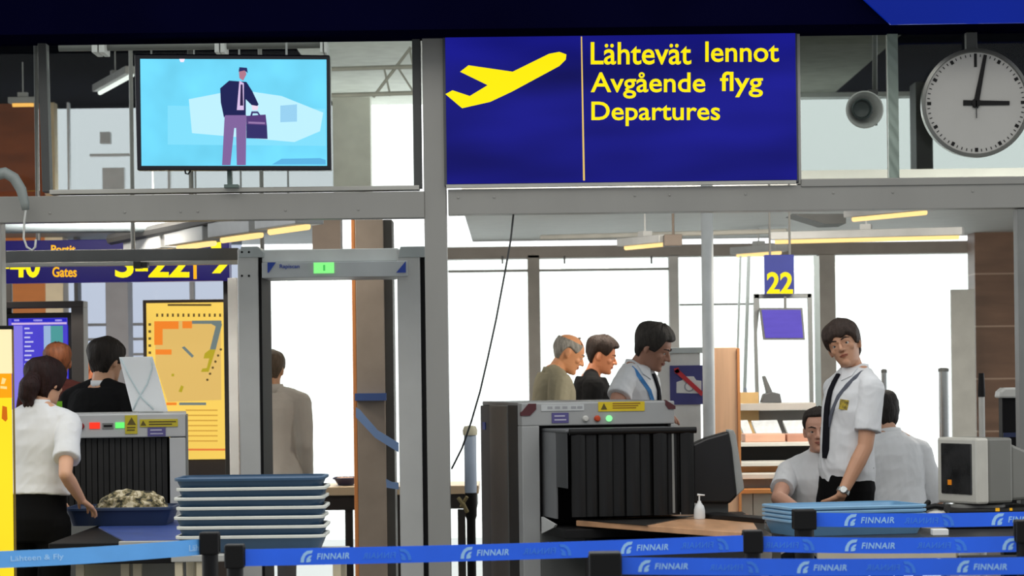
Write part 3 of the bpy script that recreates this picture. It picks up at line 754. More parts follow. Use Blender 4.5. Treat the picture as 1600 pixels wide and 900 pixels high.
# table under the tall stack
r = thing('roller_table', base_at(405, 12.25), 'grey steel table carrying tall stack of navy trays', 'table')
LEG = mat('table_leg_beige', (186, 176, 150), 0.5, 0.1)
zc2 = 0.760
a = P(268, 860, 12.0).x; b = P(537, 860, 12.0).x
part(r, 'table_top', MB().lohi((a, 11.98, zc2 - 0.03), (b, 12.47, zc2)), ALU, 0.004)
part(r, 'front_bar', MB().lohi((a + 0.3, 11.97, zc2 - 0.13), (b + 0.01, 12.02, zc2 - 0.10)), LEG, 0.003)
for x in (a + 0.03, P(313, 880, 12.0).x, b - 0.03):
    for y in (12.0, 12.42):
        part(r, 'leg', MB().lohi((x - 0.016, y - 0.01, 0), (x + 0.016, y + 0.02, zc2 - 0.03)), LEG, 0.002)
m = MB()
for k in range(12): m.lathe([(0.0002, 0), (0.006, 0), (0.006, 0.002), (0.0002, 0.002)], (a + 0.03, 11.9875, 0.08 + 0.05 * k), (0, 1, 0), 10)
part(r, 'leg_hole', m, BLACK)

# left x-ray scanner
DX = 14.5
XG = mat('scanner_grey', (186, 188, 188), 0.4, 0.05, 0.03)
r = thing('baggage_scanner', base_at(175, DX), 'pale grey baggage scanner with red and green lights beside woman', 'scanner')
m = MB(); m.pbox(62, 647, 289, 684, DX, 0.9); part(r, 'top_housing', m, XG, 0.006)
part(r, 'side_post', MB().fbox(264, 684, 289, DX, 0.9), XG, 0.004)
part(r, 'side_post', MB().fbox(62, 684, 100, DX, 0.9), XG, 0.004)
z8 = P(180, 812, DX).z
a, b = P(100, 812, DX).x, P(264, 812, DX).x
part(r, 'lower_housing', MB().lohi((a, DX, 0), (b, DX + 0.9, z8)), mat('scanner_lower_grey', (120, 122, 120), 0.45), 0.004)
part(r, 'edge_strip', MB().fbox(289, 650, 292, DX + 0.01, 0.85), MIDG)
part(r, 'tunnel_back', MB().lohi((a, DX + 0.5, z8), (b, DX + 0.52, P(180, 684, DX).z)), BLACK)
n = 18
for k in range(n):
    x = 100.5 + k * (163.0 / n)
    part(r, 'curtain_strip', MB().pbox(x + 0.6, 684.5, x + 163.0 / n - 0.6, 806, DX + 0.05 + 0.008 * (k % 2), 0.006), mat('lead_curtain', (26, 26, 25), 0.45, var=0.3, scale=12))
def button(px, py, rr, rgb, e=0, name='button', d=DX):
    mt = lit('lamp_%d_%d_%d' % rgb, rgb, e) if e else mat('button_%d_%d_%d' % rgb, rgb, 0.35)
    part(r, name, MB().lathe([(PX(rr, d), 0), (PX(rr, d), -0.012), (PX(rr * .7, d), -0.02), (0.0002, -0.021)], P(px, py, d), (0, 1, 0), 20), mt, smooth='auto')
button(127, 666, 5.5, (122, 22, 20), name='stop_button')
def plate(x0, y0, x1, y1, mt, name, d=DX, th=0.006, label=None):
    part(r, name, MB().pbox(x0, y0, x1, y1, d - th, th), mt, label=label)
plate(140, 660, 156, 670, lit('lamp_red', (255, 60, 40), 1.0), 'red_lamp')
plate(160, 661, 177, 670, MIDG, 'key_switch'); plate(162, 664, 175, 667, BLACK, 'key_slot', th=0.008)
plate(180, 660, 194, 669, lit('lamp_green', (110, 255, 120), 1.0), 'green_lamp')
STICK = mat('sticker_yellow', (196, 180, 40), 0.5); STXT = mat('sticker_text', (92, 80, 24), 0.5); STP = mat('sticker_purple', (88, 82, 140), 0.5)
plate(195, 649, 214, 678, STICK, 'warning_sticker')
part(r, 'warning_symbol', MB().prism([(205, 652), (212, 664), (198, 664)], DX - 0.0075, 0.0015), STXT)
part(r, 'warning_text', MB().pbox(198, 667, 211, 669, DX - 0.0075, 0.0015).pbox(198, 671, 210, 673, DX - 0.0075, 0.0015), STXT)
plate(218, 655, 277, 667, STICK, 'caution_label')
part(r, 'caution_symbol', MB().prism([(223, 657), (228, 665), (219, 665)], DX - 0.0075, 0.0015), STXT)
part(r, 'caution_text', MB().pbox(232, 658, 274, 660, DX - 0.0075, 0.0015).pbox(232, 662, 268, 664, DX - 0.0075, 0.0015), STXT)
plate(230, 668, 258, 682, STP, 'maker_plate')
part(r, 'maker_text', MB().pbox(234, 671, 252, 673, DX - 0.0075, 0.0015).pbox(234, 677, 254, 678.5, DX - 0.0075, 0.0015), mat('sticker_white', (196, 194, 214), 0.5))

r.rotation_euler = (0, 0, math.radians(6.2))     # turned a little towards the queue

# conveyor in front of it
r = thing('conveyor', base_at(200, 13.4), 'black conveyor bed with blue belt in front of left scanner', 'conveyor')
xl_, xr_ = -2.03, -1.45
zb = 0.792
part(r, 'bed', MB().lohi((xl_, 12.5, zb - 0.10), (xr_, DX - 0.005, zb - 0.006)), BLACK, 0.004)
part(r, 'belt', MB().extrude([(-2.0, 14.4, zb - 0.006), (-1.985, 13.7, zb - 0.006), (-1.70, 12.52, zb - 0.006), (xr_ - 0.01, 12.52, zb - 0.006), (xr_ - 0.01, 14.4, zb - 0.006)], (0, 0, 0.006)), mat('belt_blue', (52, 74, 140), 0.4, var=0.25, scale=3))
part(r, 'end_rail', MB().lohi((-1.72, 12.47, zb - 0.03), (xr_, 12.5, zb)), ALU, 0.003)
for x in (xl_ + 0.12, P(195, 880, 12.6).x, P(214, 880, 12.6).x):
    part(r, 'leg', MB().lohi((x - 0.018, 12.6, 0), (x + 0.018, 12.64, zb - 0.1)), LEG)
part(r, 'leg', MB().lohi((xl_ + 0.1, 14.2, 0), (xl_ + 0.14, 14.24, zb - 0.1)), LEG)
part(r, 'leg', MB().lohi((xr_ - 0.14, 14.2, 0), (xr_ - 0.1, 14.24, zb - 0.1)), LEG)
part(r, 'lower_panel', MB().lohi((xl_ + 0.05, 13.2, 0.05), (xr_ - 0.03, 13.25, zb - 0.1)), MIDG)
t = make_tray(0.525, 0.42, 0.088, mat('tray_dark_navy', (34, 50, 82), 0.45), mat('tray_dark_rim', (44, 60, 90), 0.45), 'dark navy tray on conveyor, held by the woman', None)
t.location = (P(192, 810, 13.95).x, 13.97, zb + 0.001)
# crumpled patterned bag in it
bm = bmesh.new(); bmesh.ops.create_icosphere(bm, subdivisions=5, radius=1.0)
from mathutils import noise
for v in bm.verts:
    p = v.co.copy()
    k = 1 + 0.16 * noise.noise(p * 2.2 + Vector((3, 1, 0))) + 0.11 * noise.noise(p * 5.5) + 0.06 * (1 - abs(noise.noise(p * 9))) - 0.04
    v.co = Vector((p.x * 0.165 * k, p.y * 0.12 * k, max(-0.07, p.z * 0.084 * k)))
me = bpy.data.meshes.new('bag'); bm.to_mesh(me); bm.free()
cam_m = mat('camouflage_cloth', (150, 140, 110), 0.85)
n_, l_ = cam_m.node_tree.nodes, cam_m.node_tree.links
rp = [x for x in n_ if x.type == 'VALTORGB'][0]; nz = [x for x in n_ if x.type == 'TEX_NOISE'][0]; nz.inputs['Scale'].default_value = 32
rp.color_ramp.interpolation = 'CONSTANT'
rp.color_ramp.elements[0].color = lin((40, 38, 30)); rp.color_ramp.elements[0].position = 0
rp.color_ramp.elements[1].color = lin((150, 138, 104)); rp.color_ramp.elements[1].position = 0.46
e = rp.color_ramp.elements.new(0.56); e.color = lin((206, 196, 168))
e = rp.color_ramp.elements.new(0.40); e.color = lin((92, 88, 62))
bag = put('soft_bag', me, cam_m, None, smooth=True, loc=(P(206, 780, 13.98).x, 13.98, zb + 0.080))
props(bag, 'crumpled beige and olive mottled bag lying in dark navy tray', 'bag')

# white curved board standing on the left scanner
bw = mat('board_white', (252, 254, 255), 0.4, var=0.0)
_n, _l = bw.node_tree.nodes, bw.node_tree.links
_t = _n.new('ShaderNodeBsdfTranslucent'); _t.inputs[0].default_value = (0.95, 0.98, 1, 1)
_a = _n.new('ShaderNodeMixShader'); _a.inputs[0].default_value = 0.45
_l.new(_n['Principled BSDF'].outputs[0], _a.inputs[1]); _l.new(_t.outputs[0], _a.inputs[2]); _l.new(_a.outputs[0], _n['Material Output'].inputs['Surface'])
zs = P(180, 647, DX).z
m = MB()
def sheet(pts, d, th): return MB().prism(pts, d, th)
r = thing('white_sign_board', Vector((P(232, 641, 14.75).x, 14.75, zs)), 'white leaning notice board on top of left scanner', 'board')
part(r, 'board', MB().prism([(186, 558), (238, 557), (248, 590), (262, 643), (207, 643), (196, 600)], 14.75, 0.012), mat('board_white', (252, 254, 255), 0.4, var=0.0), 0.002)
def arc(pts, d=14.746, rr=0.0045): return MB().tube([P(x, y, d) for x, y in pts], rr, 6)
part(r, 'curve_line', arc([(189, 560), (203, 590), (222, 622), (240, 640)]), mat('board_line', (196, 212, 216), 0.5), smooth=True)
part(r, 'curve_line', arc([(236, 559), (238, 575), (230, 600), (215, 625), (208, 641)]), mat('board_line', (196, 212, 216)), smooth=True)
part(r, 'foot', MB().pbox(215, 636, 255, 646.4, 14.765, 0.12), WHITE, 0.003)
solo('green_card', MB().prism([(82, 627), (97, 627), (97, 642), (80, 643)], 13.9, 0.004), mat('card_green', (122, 190, 30), 0.5), 'small bright green card held in front of the woman', 'card')

# ------------------------------------------------------------------ big right scanner
th = math.radians(12); O = base_at(815, 14.5)
r = thing('baggage_scanner', O, 'large baggage scanner with black rubber hood and yellow caution label', 'scanner', None, th)
W, Ls, Hs = 0.80, 1.06, 1.351
def fx(px): return (px - 815) / 247.0 * W
def fz(py): return Hs - (py - 630) * 14.5 / F
def L(mb, name, mt, bevel=0.0, smooth=False, label=None): return part(r, name, mb, mt, bevel, smooth, label, local=True)
ox0, ox1, oz0, oz1 = fx(843), W - 0.02, 0.70, fz(666)
XG2 = mat('scanner_front_grey', (166, 168, 168), 0.4, 0.05, 0.03)
L(MB().lohi((0, 0, oz1), (W, 0.10, Hs)), 'front_top', XG2, 0.006)
L(MB().lohi((0, 0, 0), (ox0, 0.10, oz1)), 'front_post', XG2, 0.004)
L(MB().lohi((ox1, 0, 0), (W, 0.10, oz1)), 'front_post', XG2, 0.004)
L(MB().lohi((ox0, 0.0, 0), (ox1, 0.10, oz0)), 'front_base', mat('scanner_base_grey', (96, 98, 96), 0.45), 0.004)
L(MB().lohi((0.0, 0.10, 0), (W, 0.34, Hs - 0.012)), 'side_band', DARKG, 0.004)
L(MB().lohi((-0.004, 0.34, 0), (W, 0.80, Hs - 0.016)), 'side_panel', mat('scanner_side_grey', (104, 104, 102), 0.4, 0.2), 0.004)
L(MB().lohi((0.0, 0.80, 0), (W, Ls, Hs - 0.02)), 'rear_band', DARKG, 0.006)
L(MB().lohi((0.01, 0.09, Hs - 0.02), (W - 0.01, Ls - 0.01, Hs + 0.002)), 'top_lid', mat('scanner_lid', (132, 134, 134), 0.4), 0.004)
m = MB(); mz = fz(670); m.box((-0.003, 0.95, mz), (0.004, 0.07, 0.04)); L(m, 'emblem', BLUEMARK)
MAR = mat('corner_maroon', (84, 34, 40), 0.5)
L(MB().extrude([(-0.004, -0.006, fz(650)), (fx(828), -0.006, fz(650)), (fx(838), -0.006, fz(640)), (fx(838), -0.006, fz(631)), (fx(826), -0.006, fz(631)), (-0.004, -0.006, fz(645))], (0, 0.03, 0)), 'corner_guard', MAR)
L(MB().extrude([(W + 0.004, -0.006, fz(643)), (fx(1052), -0.006, fz(643)), (fx(1047), -0.006, fz(636)), (fx(1047), -0.006, fz(628)), (W + 0.004, -0.006, fz(638))], (0, 0.03, 0)), 'corner_guard', MAR)
def fplate(x0, y0, x1, y1, mt, name, dy=0.005): L(MB().lohi((fx(x0), -dy, fz(y1)), (fx(x1), 0.001, fz(y0))), name, mt)
fplate(846, 633, 915, 643, mat('label_pale', (196, 200, 200), 0.4), 'pale_label')
for k, x in enumerate((856, 868, 880, 894, 904)): fplate(x, 636, x + 8, 640, mat('label_pale_text', (158, 160, 164), 0.4), 'label_text', 0.0062)
fplate(863, 646, 890, 662, STP, 'maker_plate'); fplate(867, 650, 884, 652, mat('sticker_white', (196, 194, 214), 0.5), 'maker_text', 0.0062); fplate(867, 656, 886, 658, mat('sticker_white', (196, 194, 214), 0.5), 'maker_text', 0.0062)
fplate(938, 630, 1013, 645, mat('sticker_bright_yellow', (224, 196, 30), 0.5), 'caution_label')
L(MB().extrude([(fx(947), -0.007, fz(632)), (fx(952), -0.007, fz(642)), (fx(942), -0.007, fz(642))], (0, 0.003, 0)), 'caution_symbol', STXT)
for y in (632, 635.5, 639): fplate(961, y, 1006 - (y - 632), y + 1.8, mat('caution_ink', (150, 110, 20), 0.5), 'caution_text', 0.0062)
for px, rgb, e in ((917, (206, 206, 200), 0), (936, (196, 70, 30), 0), (955, (150, 255, 170), 1.0)):
    mt = lit('lamp_%d_%d_%d' % rgb, rgb, e) if e else mat('button_%d_%d_%d' % rgb, rgb, 0.35)
    L(MB().lathe([(0.016, 0.001), (0.016, -0.012), (0.011, -0.02), (0.0002, -0.021)], (fx(px), 0, fz(656)), (0, 1, 0), 20), 'button', mt, smooth='auto')
# hood of rubber flaps
hx0, hx1, hy, hz0, hz1 = 0.135, 0.755, -0.52, 0.795, fz(672)
L(MB().lohi((0.108, -0.50, hz1 - 0.01), (hx1, 0.05, hz1 + 0.006)), 'hood_top', mat('hood_top_grey', (88, 90, 92), 0.4), 0.006)
L(MB().lohi((0.112, -0.27, hz0 - 0.02), (0.122, 0.05, hz1 - 0.01)), 'hood_side', mat('hood_side_grey', (112, 114, 116), 0.35), 0.002)
L(MB().lohi((0.114, -0.50, hz0 + 0.14), (0.120, -0.27, hz1 - 0.01)), 'hood_side', mat('hood_side_dark', (60, 62, 64), 0.35))
L(MB().lohi((ox0, 0.06, oz0), (ox1, 0.09, oz1)), 'tunnel_shade', BLACK)
L(MB().lohi((hx1 - 0.012, -0.50, hz0), (hx1, 0.05, hz1 - 0.01)), 'hood_side', RUBBER)
nf = 9; w = (hx1 - hx0) / nf
for k in range(nf):
    x0 = hx0 + k * w; g = 0.016 * (k % 2) + 0.01 * random.random()
    m = MB(); q = []
    for i in range(9):
        t = i / 8; q.append((x0 + w * (t * 1.0), hy + g - 0.012 * math.sin(t * PI)))
    for i in range(8, -1, -1):
        t = i / 8; q.append((x0 + w * (t * 1.0), hy + g - 0.012 * math.sin(t * PI) + 0.006))
    m.extrude([(x, y, hz0) for x, y in q], (0, 0, hz1 - hz0 - 0.006)); L(m, 'rubber_flap', mat('flap_rubber', (17, 17, 17), 0.36, spec=0.35, var=0.35, scale=3, stretch=(8, 8, 0.7)), smooth='auto')
L(MB().tube([(hx0 - 0.01, hy, hz1 - 0.004), (hx1 + 0.012, hy, hz1 - 0.004)], 0.016, 12), 'hood_roller', BLACK, smooth='auto')
L(MB().extrude([(fx(1013), hy - 0.006, hz0 + 0.01), (fx(1017), hy - 0.006, hz0 + 0.01), (fx(1016), hy - 0.006, hz1 - 0.02), (fx(1013), hy - 0.006, hz1 - 0.02)], (0, 0.003, 0)), 'seam_strip', MIDG)
L(MB().lohi((ox0 + 0.005, -0.52, oz0 - 0.01), (ox1 - 0.01, 0.12, 0.735)), 'belt', RUBBER, 0.004)
L(MB().extrude([(ox0, -0.02, 0.69), (ox0, -0.02, 0.775), (ox0, -0.33, 0.75), (ox0, -0.3, 0.735)], (0.012, 0, 0)), 'belt_guard', mat('guard_white', (204, 206, 204), 0.4))
# wooden sloping-sided table carrying on from it
zt2 = 0.772
def plan(px, py, z): 
    d = 14.0
    for _ in range(30):
        h = HORIZON - (px - 800) * ROLL
        d = (CAM_Z - z) * F / (py - h)
    return Vector((P(px, py, d).x, d, z))
pl = [plan(900, 813, zt2), plan(1188, 834, zt2), plan(1170, 803, zt2), plan(1102, 801, zt2)]
r = thing('side_table', Vector((sum(p.x for p in pl) / 4, sum(p.y for p in pl) / 4, 0)), 'wooden topped low table running out from the large scanner', 'table')
part(r, 'table_top', MB().extrude([p - Vector((0, 0, 0.028)) for p in pl], (0, 0, 0.028)), mat('table_wood', (196, 150, 112), 0.35, var=0.15, scale=2.5, stretch=(6, 1, 1)), 0.003)
rp_ = [plan(905, 813.2, zt2), plan(1010, 821.5, zt2), plan(1085, 806.5, zt2)]
part(r, 'roller_section', MB().extrude(rp_, (0, 0, 0.004)), mat('roller_dark', (44, 42, 40), 0.35, 0.4))
cx = sum((p for p in pl), Vector()) / 4
sk = [cx + (p - cx) * 0.93 for p in pl]
part(r, 'skirt', MB().extrude([Vector((p.x, p.y, 0.45)) for p in sk], (0, 0, 0.23)), mat('skirt_black', (22, 20, 19), 0.6))
for px in (1044, 1064, 1079, 1157):
    q = plan(px, 800 + (px - 860) * 0.075 + 12, zt2)
    part(r, 'leg', MB().lohi((q.x - 0.014, q.y + 0.08, 0), (q.x + 0.014, q.y + 0.11, 0.46)), LEG)
# monitor seen from behind, with stand and keyboard
DMn = 14.62
r = thing('desk_monitor', Vector((P(1120, 800, DMn).x, DMn, zt2)), 'black backed monitor with pale bezel beside rubber hood', 'monitor')
part(r, 'shell', MB().prism([(1082, 694), (1104, 684), (1139, 674), (1144, 700), (1152, 775), (1140, 787), (1082, 786)], DMn, 0.16), mat('monitor_shell', (20, 20, 21), 0.4), 0.012)
part(r, 'bezel', MB().prism([(1138, 672), (1146, 672), (1150, 680), (1163, 764), (1150, 776)], DMn + 0.02, 0.18), mat('bezel_pale', (168, 172, 170), 0.4), 0.004)
part(r, 'neck', MB().pbox(1098, 784, 1138, 806, DMn + 0.05, 0.09), mat('stand_grey', (84, 88, 88), 0.45), 0.004)
zq = P(1120, 808, DMn).z
part(r, 'base', MB().lohi((P(1088, 800, DMn).x, DMn - 0.05, zt2 + 0.001), (P(1165, 800, DMn).x, DMn + 0.2, zq + 0.012)), BLACK, 0.004)
solo('keyboard', MB().extrude([plan(1092, 809, zt2 + 0.001), plan(1194, 818, zt2 + 0.001), plan(1196, 813.5, zt2 + 0.001), plan(1120, 806.5, zt2 + 0.001)], (0, 0, 0.022)), BLACK, 'black keyboard on wooden table below black backed monitor', 'keyboard', bevel=0.003)
s = PX(1, 14.35)
bc = plan(1093, 811, zt2); 
r = thing('pump_bottle', bc, 'small white pump bottle standing beside rubber hood', 'bottle')
part(r, 'bottle', MB().lathe([(8.5 * s, 0.001), (9 * s, 0.01), (8.5 * s, 14 * s), (7 * s, 20 * s), (3.2 * s, 25 * s), (2.6 * s, 28 * s)], bc, (0, 0, 1), 24), mat('bottle_white', (214, 218, 218), 0.35), smooth='auto')
part(r, 'pump', MB().tube([bc + Vector((0, 0, 27 * s)), bc + Vector((0, 0, 38 * s))], 1.3 * s, 10).tube([bc + Vector((-3 * s, 0, 37.5 * s)), bc + Vector((8.5 * s, 0, 36.5 * s))], [1.8 * s, 1.1 * s], 10), WHITE, smooth='auto')

# ------------------------------------------------------------------ right hand side: white pole, no photography board, wood panel
struct('trim_39', MB().tube([(P(1105, 500, 16.3).x, 16.3, 0), (P(1105, 340, 16.3).x, 16.3, 2.7)], PX(9.5, 16.3), 24), mat('white_pole', (240, 244, 243), 0.4), smooth=True)
DN = 16.6
r = thing('notice_board', base_at(1062, DN), 'pale standing board bearing blue no photography sign', 'board')
part(r, 'board', MB().fbox(1028, 552, 1094, DN, 0.04), mat('board_grey', (222, 222, 218), 0.5), 0.003)
part(r, 'top_rail', MB().pbox(1026, 543, 1100, 552, DN - 0.01, 0.07), mat('rail_pale', (196, 202, 200), 0.4, 0.2), 0.003)
part(r, 'sign', MB().pbox(1047, 571, 1098, 632, DN - 0.008, 0.007), mat('sign_navy_purple', (62, 62, 124), 0.4))
part(r, 'camera_symbol', MB().prism([(1057, 597), (1066, 594), (1070, 588), (1084, 588), (1088, 594), (1096, 595), (1096, 615), (1057, 614)], DN - 0.011, 0.003), mat('symbol_white', (216, 216, 214), 0.5))
part(r, 'lens_symbol', MB().prism(circle_px(1077, 604, 8, 24), DN - 0.013, 0.002), mat('symbol_grey', (150, 152, 160), 0.5))
part(r, 'lens_symbol', MB().prism(circle_px(1077, 604, 6, 24), DN - 0.015, 0.002), mat('symbol_white', (216, 216, 214)))
part(r, 'red_bar', MB().prism([(1053, 580), (1059, 576), (1099, 613), (1096, 619)], DN - 0.018, 0.003).prism([(1053, 576), (1060, 574), (1062, 582), (1055, 584)], DN - 0.018, 0.003), mat('bar_red', (190, 44, 52), 0.5))
r = thing('wood_partition', base_at(1135, 17.2), 'orange edged wooden partition panel beside white pole', 'panel')
part(r, 'panel', MB().fbox(1113, 543, 1152, 17.2, 0.05), mat('panel_wood', (228, 184, 148), 0.45, var=0.1, scale=3, stretch=(8, 1, 0.6)), 0.003)
part(r, 'edge', MB().fbox(1152, 544, 1156, 17.19, 0.06).fbox(1108, 544, 1113, 17.19, 0.06), mat('panel_edge_orange', (222, 150, 92), 0.45))

# gate counter in layers
r = thing('gate_counter', base_at(1212, 18), 'white and wood gate counter with grey drawers below', 'counter')
CW = mat('counter_white', (214, 214, 208), 0.4); CO = mat('counter_orange', (206, 140, 80), 0.45); CG = mat('counter_grey', (146, 146, 144), 0.45)
part(r, 'upper_shelf', MB().pbox(1157, 630, 1275, 641, 18.6, 0.45), mat('shelf_pale', (196, 192, 186), 0.4), 0.003)
part(r, 'upright_panel', MB().pbox(1157, 613, 1186, 700, 18.7, 0.1), mat('upright_wood', (226, 188, 128), 0.45, var=0.1), 0.003)
part(r, 'back_panel', MB().pbox(1186, 641, 1290, 700, 18.8, 0.05), CG)
part(r, 'worktop', MB().pbox(1155, 691, 1300, 697, 17.9, 0.6), CW, 0.003)
part(r, 'recess', MB().pbox(1155, 697, 1300, 723, 18.0, 0.5), BLACK)
part(r, 'lower_top', MB().pbox(1155, 722, 1300, 728, 17.6, 0.6), CW, 0.003)
part(r, 'wood_band', MB().pbox(1155, 728, 1300, 741, 17.7, 0.5), CO)
part(r, 'ledge', MB().pbox(1155, 740, 1300, 748, 17.4, 0.6), CW, 0.003)
part(r, 'front_panel', MB().fbox(1155, 748, 1300, 17.5, 0.4), CG)
part(r, 'drawer', MB().pbox(1150, 771, 1176, 815, 17.3, 0.2), mat('drawer_pale', (190, 188, 176), 0.45), 0.003)
part(r, 'drawer', MB().pbox(1177, 771, 1215, 815, 17.3, 0.2), mat('drawer_pale', (190, 188, 176)), 0.003)
part(r, 'drawer_top', MB().pbox(1148, 765, 1220, 771, 17.25, 0.3), CO)
for k, (x0, x1, wd) in enumerate(((1157, 1173, 'smallest, by the wood upright'), (1177, 1219, 'in the middle'), (1226, 1262, 'closest to the seated man'))):
    q = [(x0 - 3, 662), (x1 - 5, 661), (x1, 678), (x0 + 3, 680)]
    a = [P(x, y, 18.55) for x, y in q]
    for i in (2, 3): a[i] = a[i] + Vector((0, -0.12, -0.01))
    rr_ = solo('leaflet_pile', MB().extrude(a, (0, 0, 0.02)), mat('paper_white', (224, 230, 234), 0.6, var=0.1, scale=30), 'pile of white leaflets on gate counter, ' + wd, 'leaflets', 'leaflet piles on the gate counter')
for x0, x1, c, wd in ((1164, 1227, (228, 178, 152), 'pale pink long box under the leaflet piles'), (1230, 1268, (196, 144, 122), 'brownish pink box beside the seated man')):
    solo('paper_box', MB().pbox(x0, 678.5, x1, 690.7, 18.0, 0.3), mat('box_%d_%d_%d' % c, c, 0.6), wd, 'box', 'boxes on the gate counter', bevel=0.004)
r = thing('desk_phone', P(1206, 629.5, 18.65), 'dark grey desk phone with raised handset on the gate shelf', 'phone')
part(r, 'phone_base', MB().prism([(1190, 629.3), (1194, 616), (1206, 612), (1219, 615), (1222, 629.3)], 18.65, 0.16), mat('phone_grey', (96, 98, 100), 0.5), 0.006)
part(r, 'screen_panel', MB().prism([(1192, 588), (1196, 587), (1207, 612), (1199, 617)], 18.7, 0.1), mat('phone_grey2', (110, 112, 112), 0.5), 0.004)
solo('pen_stand', MB().lathe([(0.02, 0), (0.022, 0.03), (0.012, 0.05), (0.008, 0.1), (0.001, 0.101)], P(1165, 629.5, 18.8), (0, 0, 1), 16), mat('pen_stand_blue', (110, 124, 148), 0.5), 'small bluish stand at left end of gate shelf', 'stand')

# chrome poles, printer, crt on the right
for px, y0, w, d, wd in ((1475, 578, 8, 18.0, 'tall chrome pole in front of bright window beside grey panel'), (1382, 580, 4.5, 18.4, 'thin chrome pole behind the seated man seen from behind')):
    r = thing('chrome_pole', base_at(px, d), wd, 'pole', 'chrome poles by the window')
    b = base_at(px, d); zt_ = P(px, y0, d).z; rr = PX(w, d)
    part(r, 'shaft', MB().tube([b, b + Vector((0, 0, zt_))], rr, 18), mat('chrome', (170, 174, 174), 0.15, 0.9), smooth='auto')
    part(r, 'foot', MB().lathe([(0.14, 0), (0.14, 0.015), (0.04, 0.03)], b, (0, 0, 1), 28), STEEL, smooth='auto')
    part(r, 'cap', MB().lathe([(rr * 1.06, -0.01), (rr * 1.06, 0.008), (rr * .5, 0.014)], b + Vector((0, 0, zt_)), (0, 0, 1), 18), STEEL_D, smooth='auto')
r = thing('paddle_post', base_at(1534, 14.75), 'white post with black top behind the old computer monitor', 'post')
b = base_at(1534, 14.75)
part(r, 'shaft', MB().tube([b, b + Vector((0, 0, P(1534, 618, 14.75).z))], PX(5, 14.75), 16), mat('post_white', (196, 196, 190), 0.4), smooth='auto')
part(r, 'black_top', MB().tube([b + Vector((0, 0, P(1534, 620, 14.75).z)), b + Vector((0, 0, P(1534, 583, 14.75).z))], [PX(6, 14.75), PX(4.4, 14.75)], 16), BLACK, smooth='auto')
part(r, 'foot', MB().lathe([(0.13, 0), (0.13, 0.015), (0.03, 0.03)], b, (0, 0, 1), 24), STEEL_D, smooth='auto')
part(r, 'blue_tag', MB().prism([(1538, 692), (1562, 688), (1566, 712), (1540, 714)], 14.72, 0.06), mat('folder_blue', (40, 88, 190), 0.45), 0.003)
r = thing('metal_cabinet', base_at(1600, 15.0), 'black cabinet with white rounded top at the right edge', 'cabinet')
part(r, 'body', MB().fbox(1566, 620, 1665, 15.0, 0.12), mat('cabinet_black', (14, 14, 16), 0.6, spec=0.2), 0.006)
part(r, 'lid', MB().prism([(1561, 622), (1563, 612), (1570, 606), (1665, 604), (1665, 622)], 14.97, 0.16), mat('lid_white', (206, 206, 200), 0.45), 0.01)
part(r, 'slot', MB().pbox(1568, 676, 1602, 683, 14.99, 0.02), mat('slot_blue', (36, 48, 86), 0.4))

# right roller table, console and old monitor
zr = 0.745
xa, xb = 1.235, 3.35
r = thing('inspection_table', Vector(((xa + xb) / 2, 13.4, 0)), 'long inspection table behind the blue barrier tapes, pale front panel', 'table')
part(r, 'table_top', MB().lohi((xa, 12.85, zr - 0.03), (xb, 14.15, zr)), mat('table_top_dark', (38, 40, 46), 0.4), 0.004)
part(r, 'front_panel', MB().lohi((P(1275, 865, 12.9).x, 12.83, P(1380, 873, 12.85).z), (P(1490, 865, 12.9).x, 12.87, P(1380, 856, 12.85).z)), mat('front_panel_beige', (186, 176, 152), 0.5), 0.003)
part(r, 'front_panel', MB().lohi((P(1494, 865, 12.9).x, 12.83, 0.635), (xb, 12.87, 0.66)), DARKG, 0.003)
for x in (xa + 0.05, P(1490, 865, 12.9).x, xb - 0.06):
    for y in (12.9, 14.05): part(r, 'leg', MB().lohi((x - 0.02, y - 0.02, 0), (x + 0.02, y + 0.02, zr - 0.03)), LEG)
solo('small_white_box', MB().box((P(1468, 830, 12.97).x, 12.97, zr + 0.015), (PX(25, 12.97), 0.07, 0.028)), WHITE, 'small white box on inspection table, seen between two royal blue tapes', 'box', bevel=0.003)
words = ['lowest', 'second from bottom', 'second from top', 'topmost']
proto = make_tray(0.665, 0.46, 0.075, mat('tray_light_blue', (108, 152, 186), 0.4), mat('tray_light_rim', (124, 168, 200), 0.4), '', 'trays in the low light blue stack', 0.012)
sx = P(1318, 800, 13.25).x
for k in range(4):
    lb = 'light blue security tray, %s of low stack in front of standing man' % words[k]
    loc = (sx, 13.25, zr + 0.001 + k * 0.0195)
    if k == 0: proto.location = loc; proto.rotation_euler = (0, 0, math.radians(14)); proto['label'] = lb
    else: dup(proto, loc, lb, rz=math.radians(14))
zk = P(1540, 792, 13.75).z
r = thing('console_box', Vector((P(1545, 800, 13.8).x, 13.8, zr)), 'black console box under the old computer monitor', 'box')
part(r, 'box_body', MB().lohi((P(1466, 800, 13.8).x, 13.45, zr + 0.001), (3.05, 14.1, zk)), BLACK, 0.006)
part(r, 'lamp', MB().pbox(1556, 794, 1562, 799, 13.44, 0.012), lit('lamp_amber_small', (230, 170, 40), 0.8))
part(r, 'lamp', MB().pbox(1578, 794, 1582, 798, 13.44, 0.012), lit('lamp_amber_small', (230, 170, 40), 0.8))
MC = Vector((P(1501, 780, 13.72).x, 13.72, zk))
r = thing('computer_monitor', MC, 'old pale grey tube monitor turned sideways at right', 'monitor', None, math.radians(-64))
H = 0.315
SH = mat('crt_shell', (118, 118, 112), 0.45, var=0.03)
part(r, 'bezel', MB().lohi((-0.165, -0.02, 0.02), (0.165, 0.05, 0.02 + H)), mat('crt_bezel', (196, 194, 184), 0.45), 0.012, local=True)
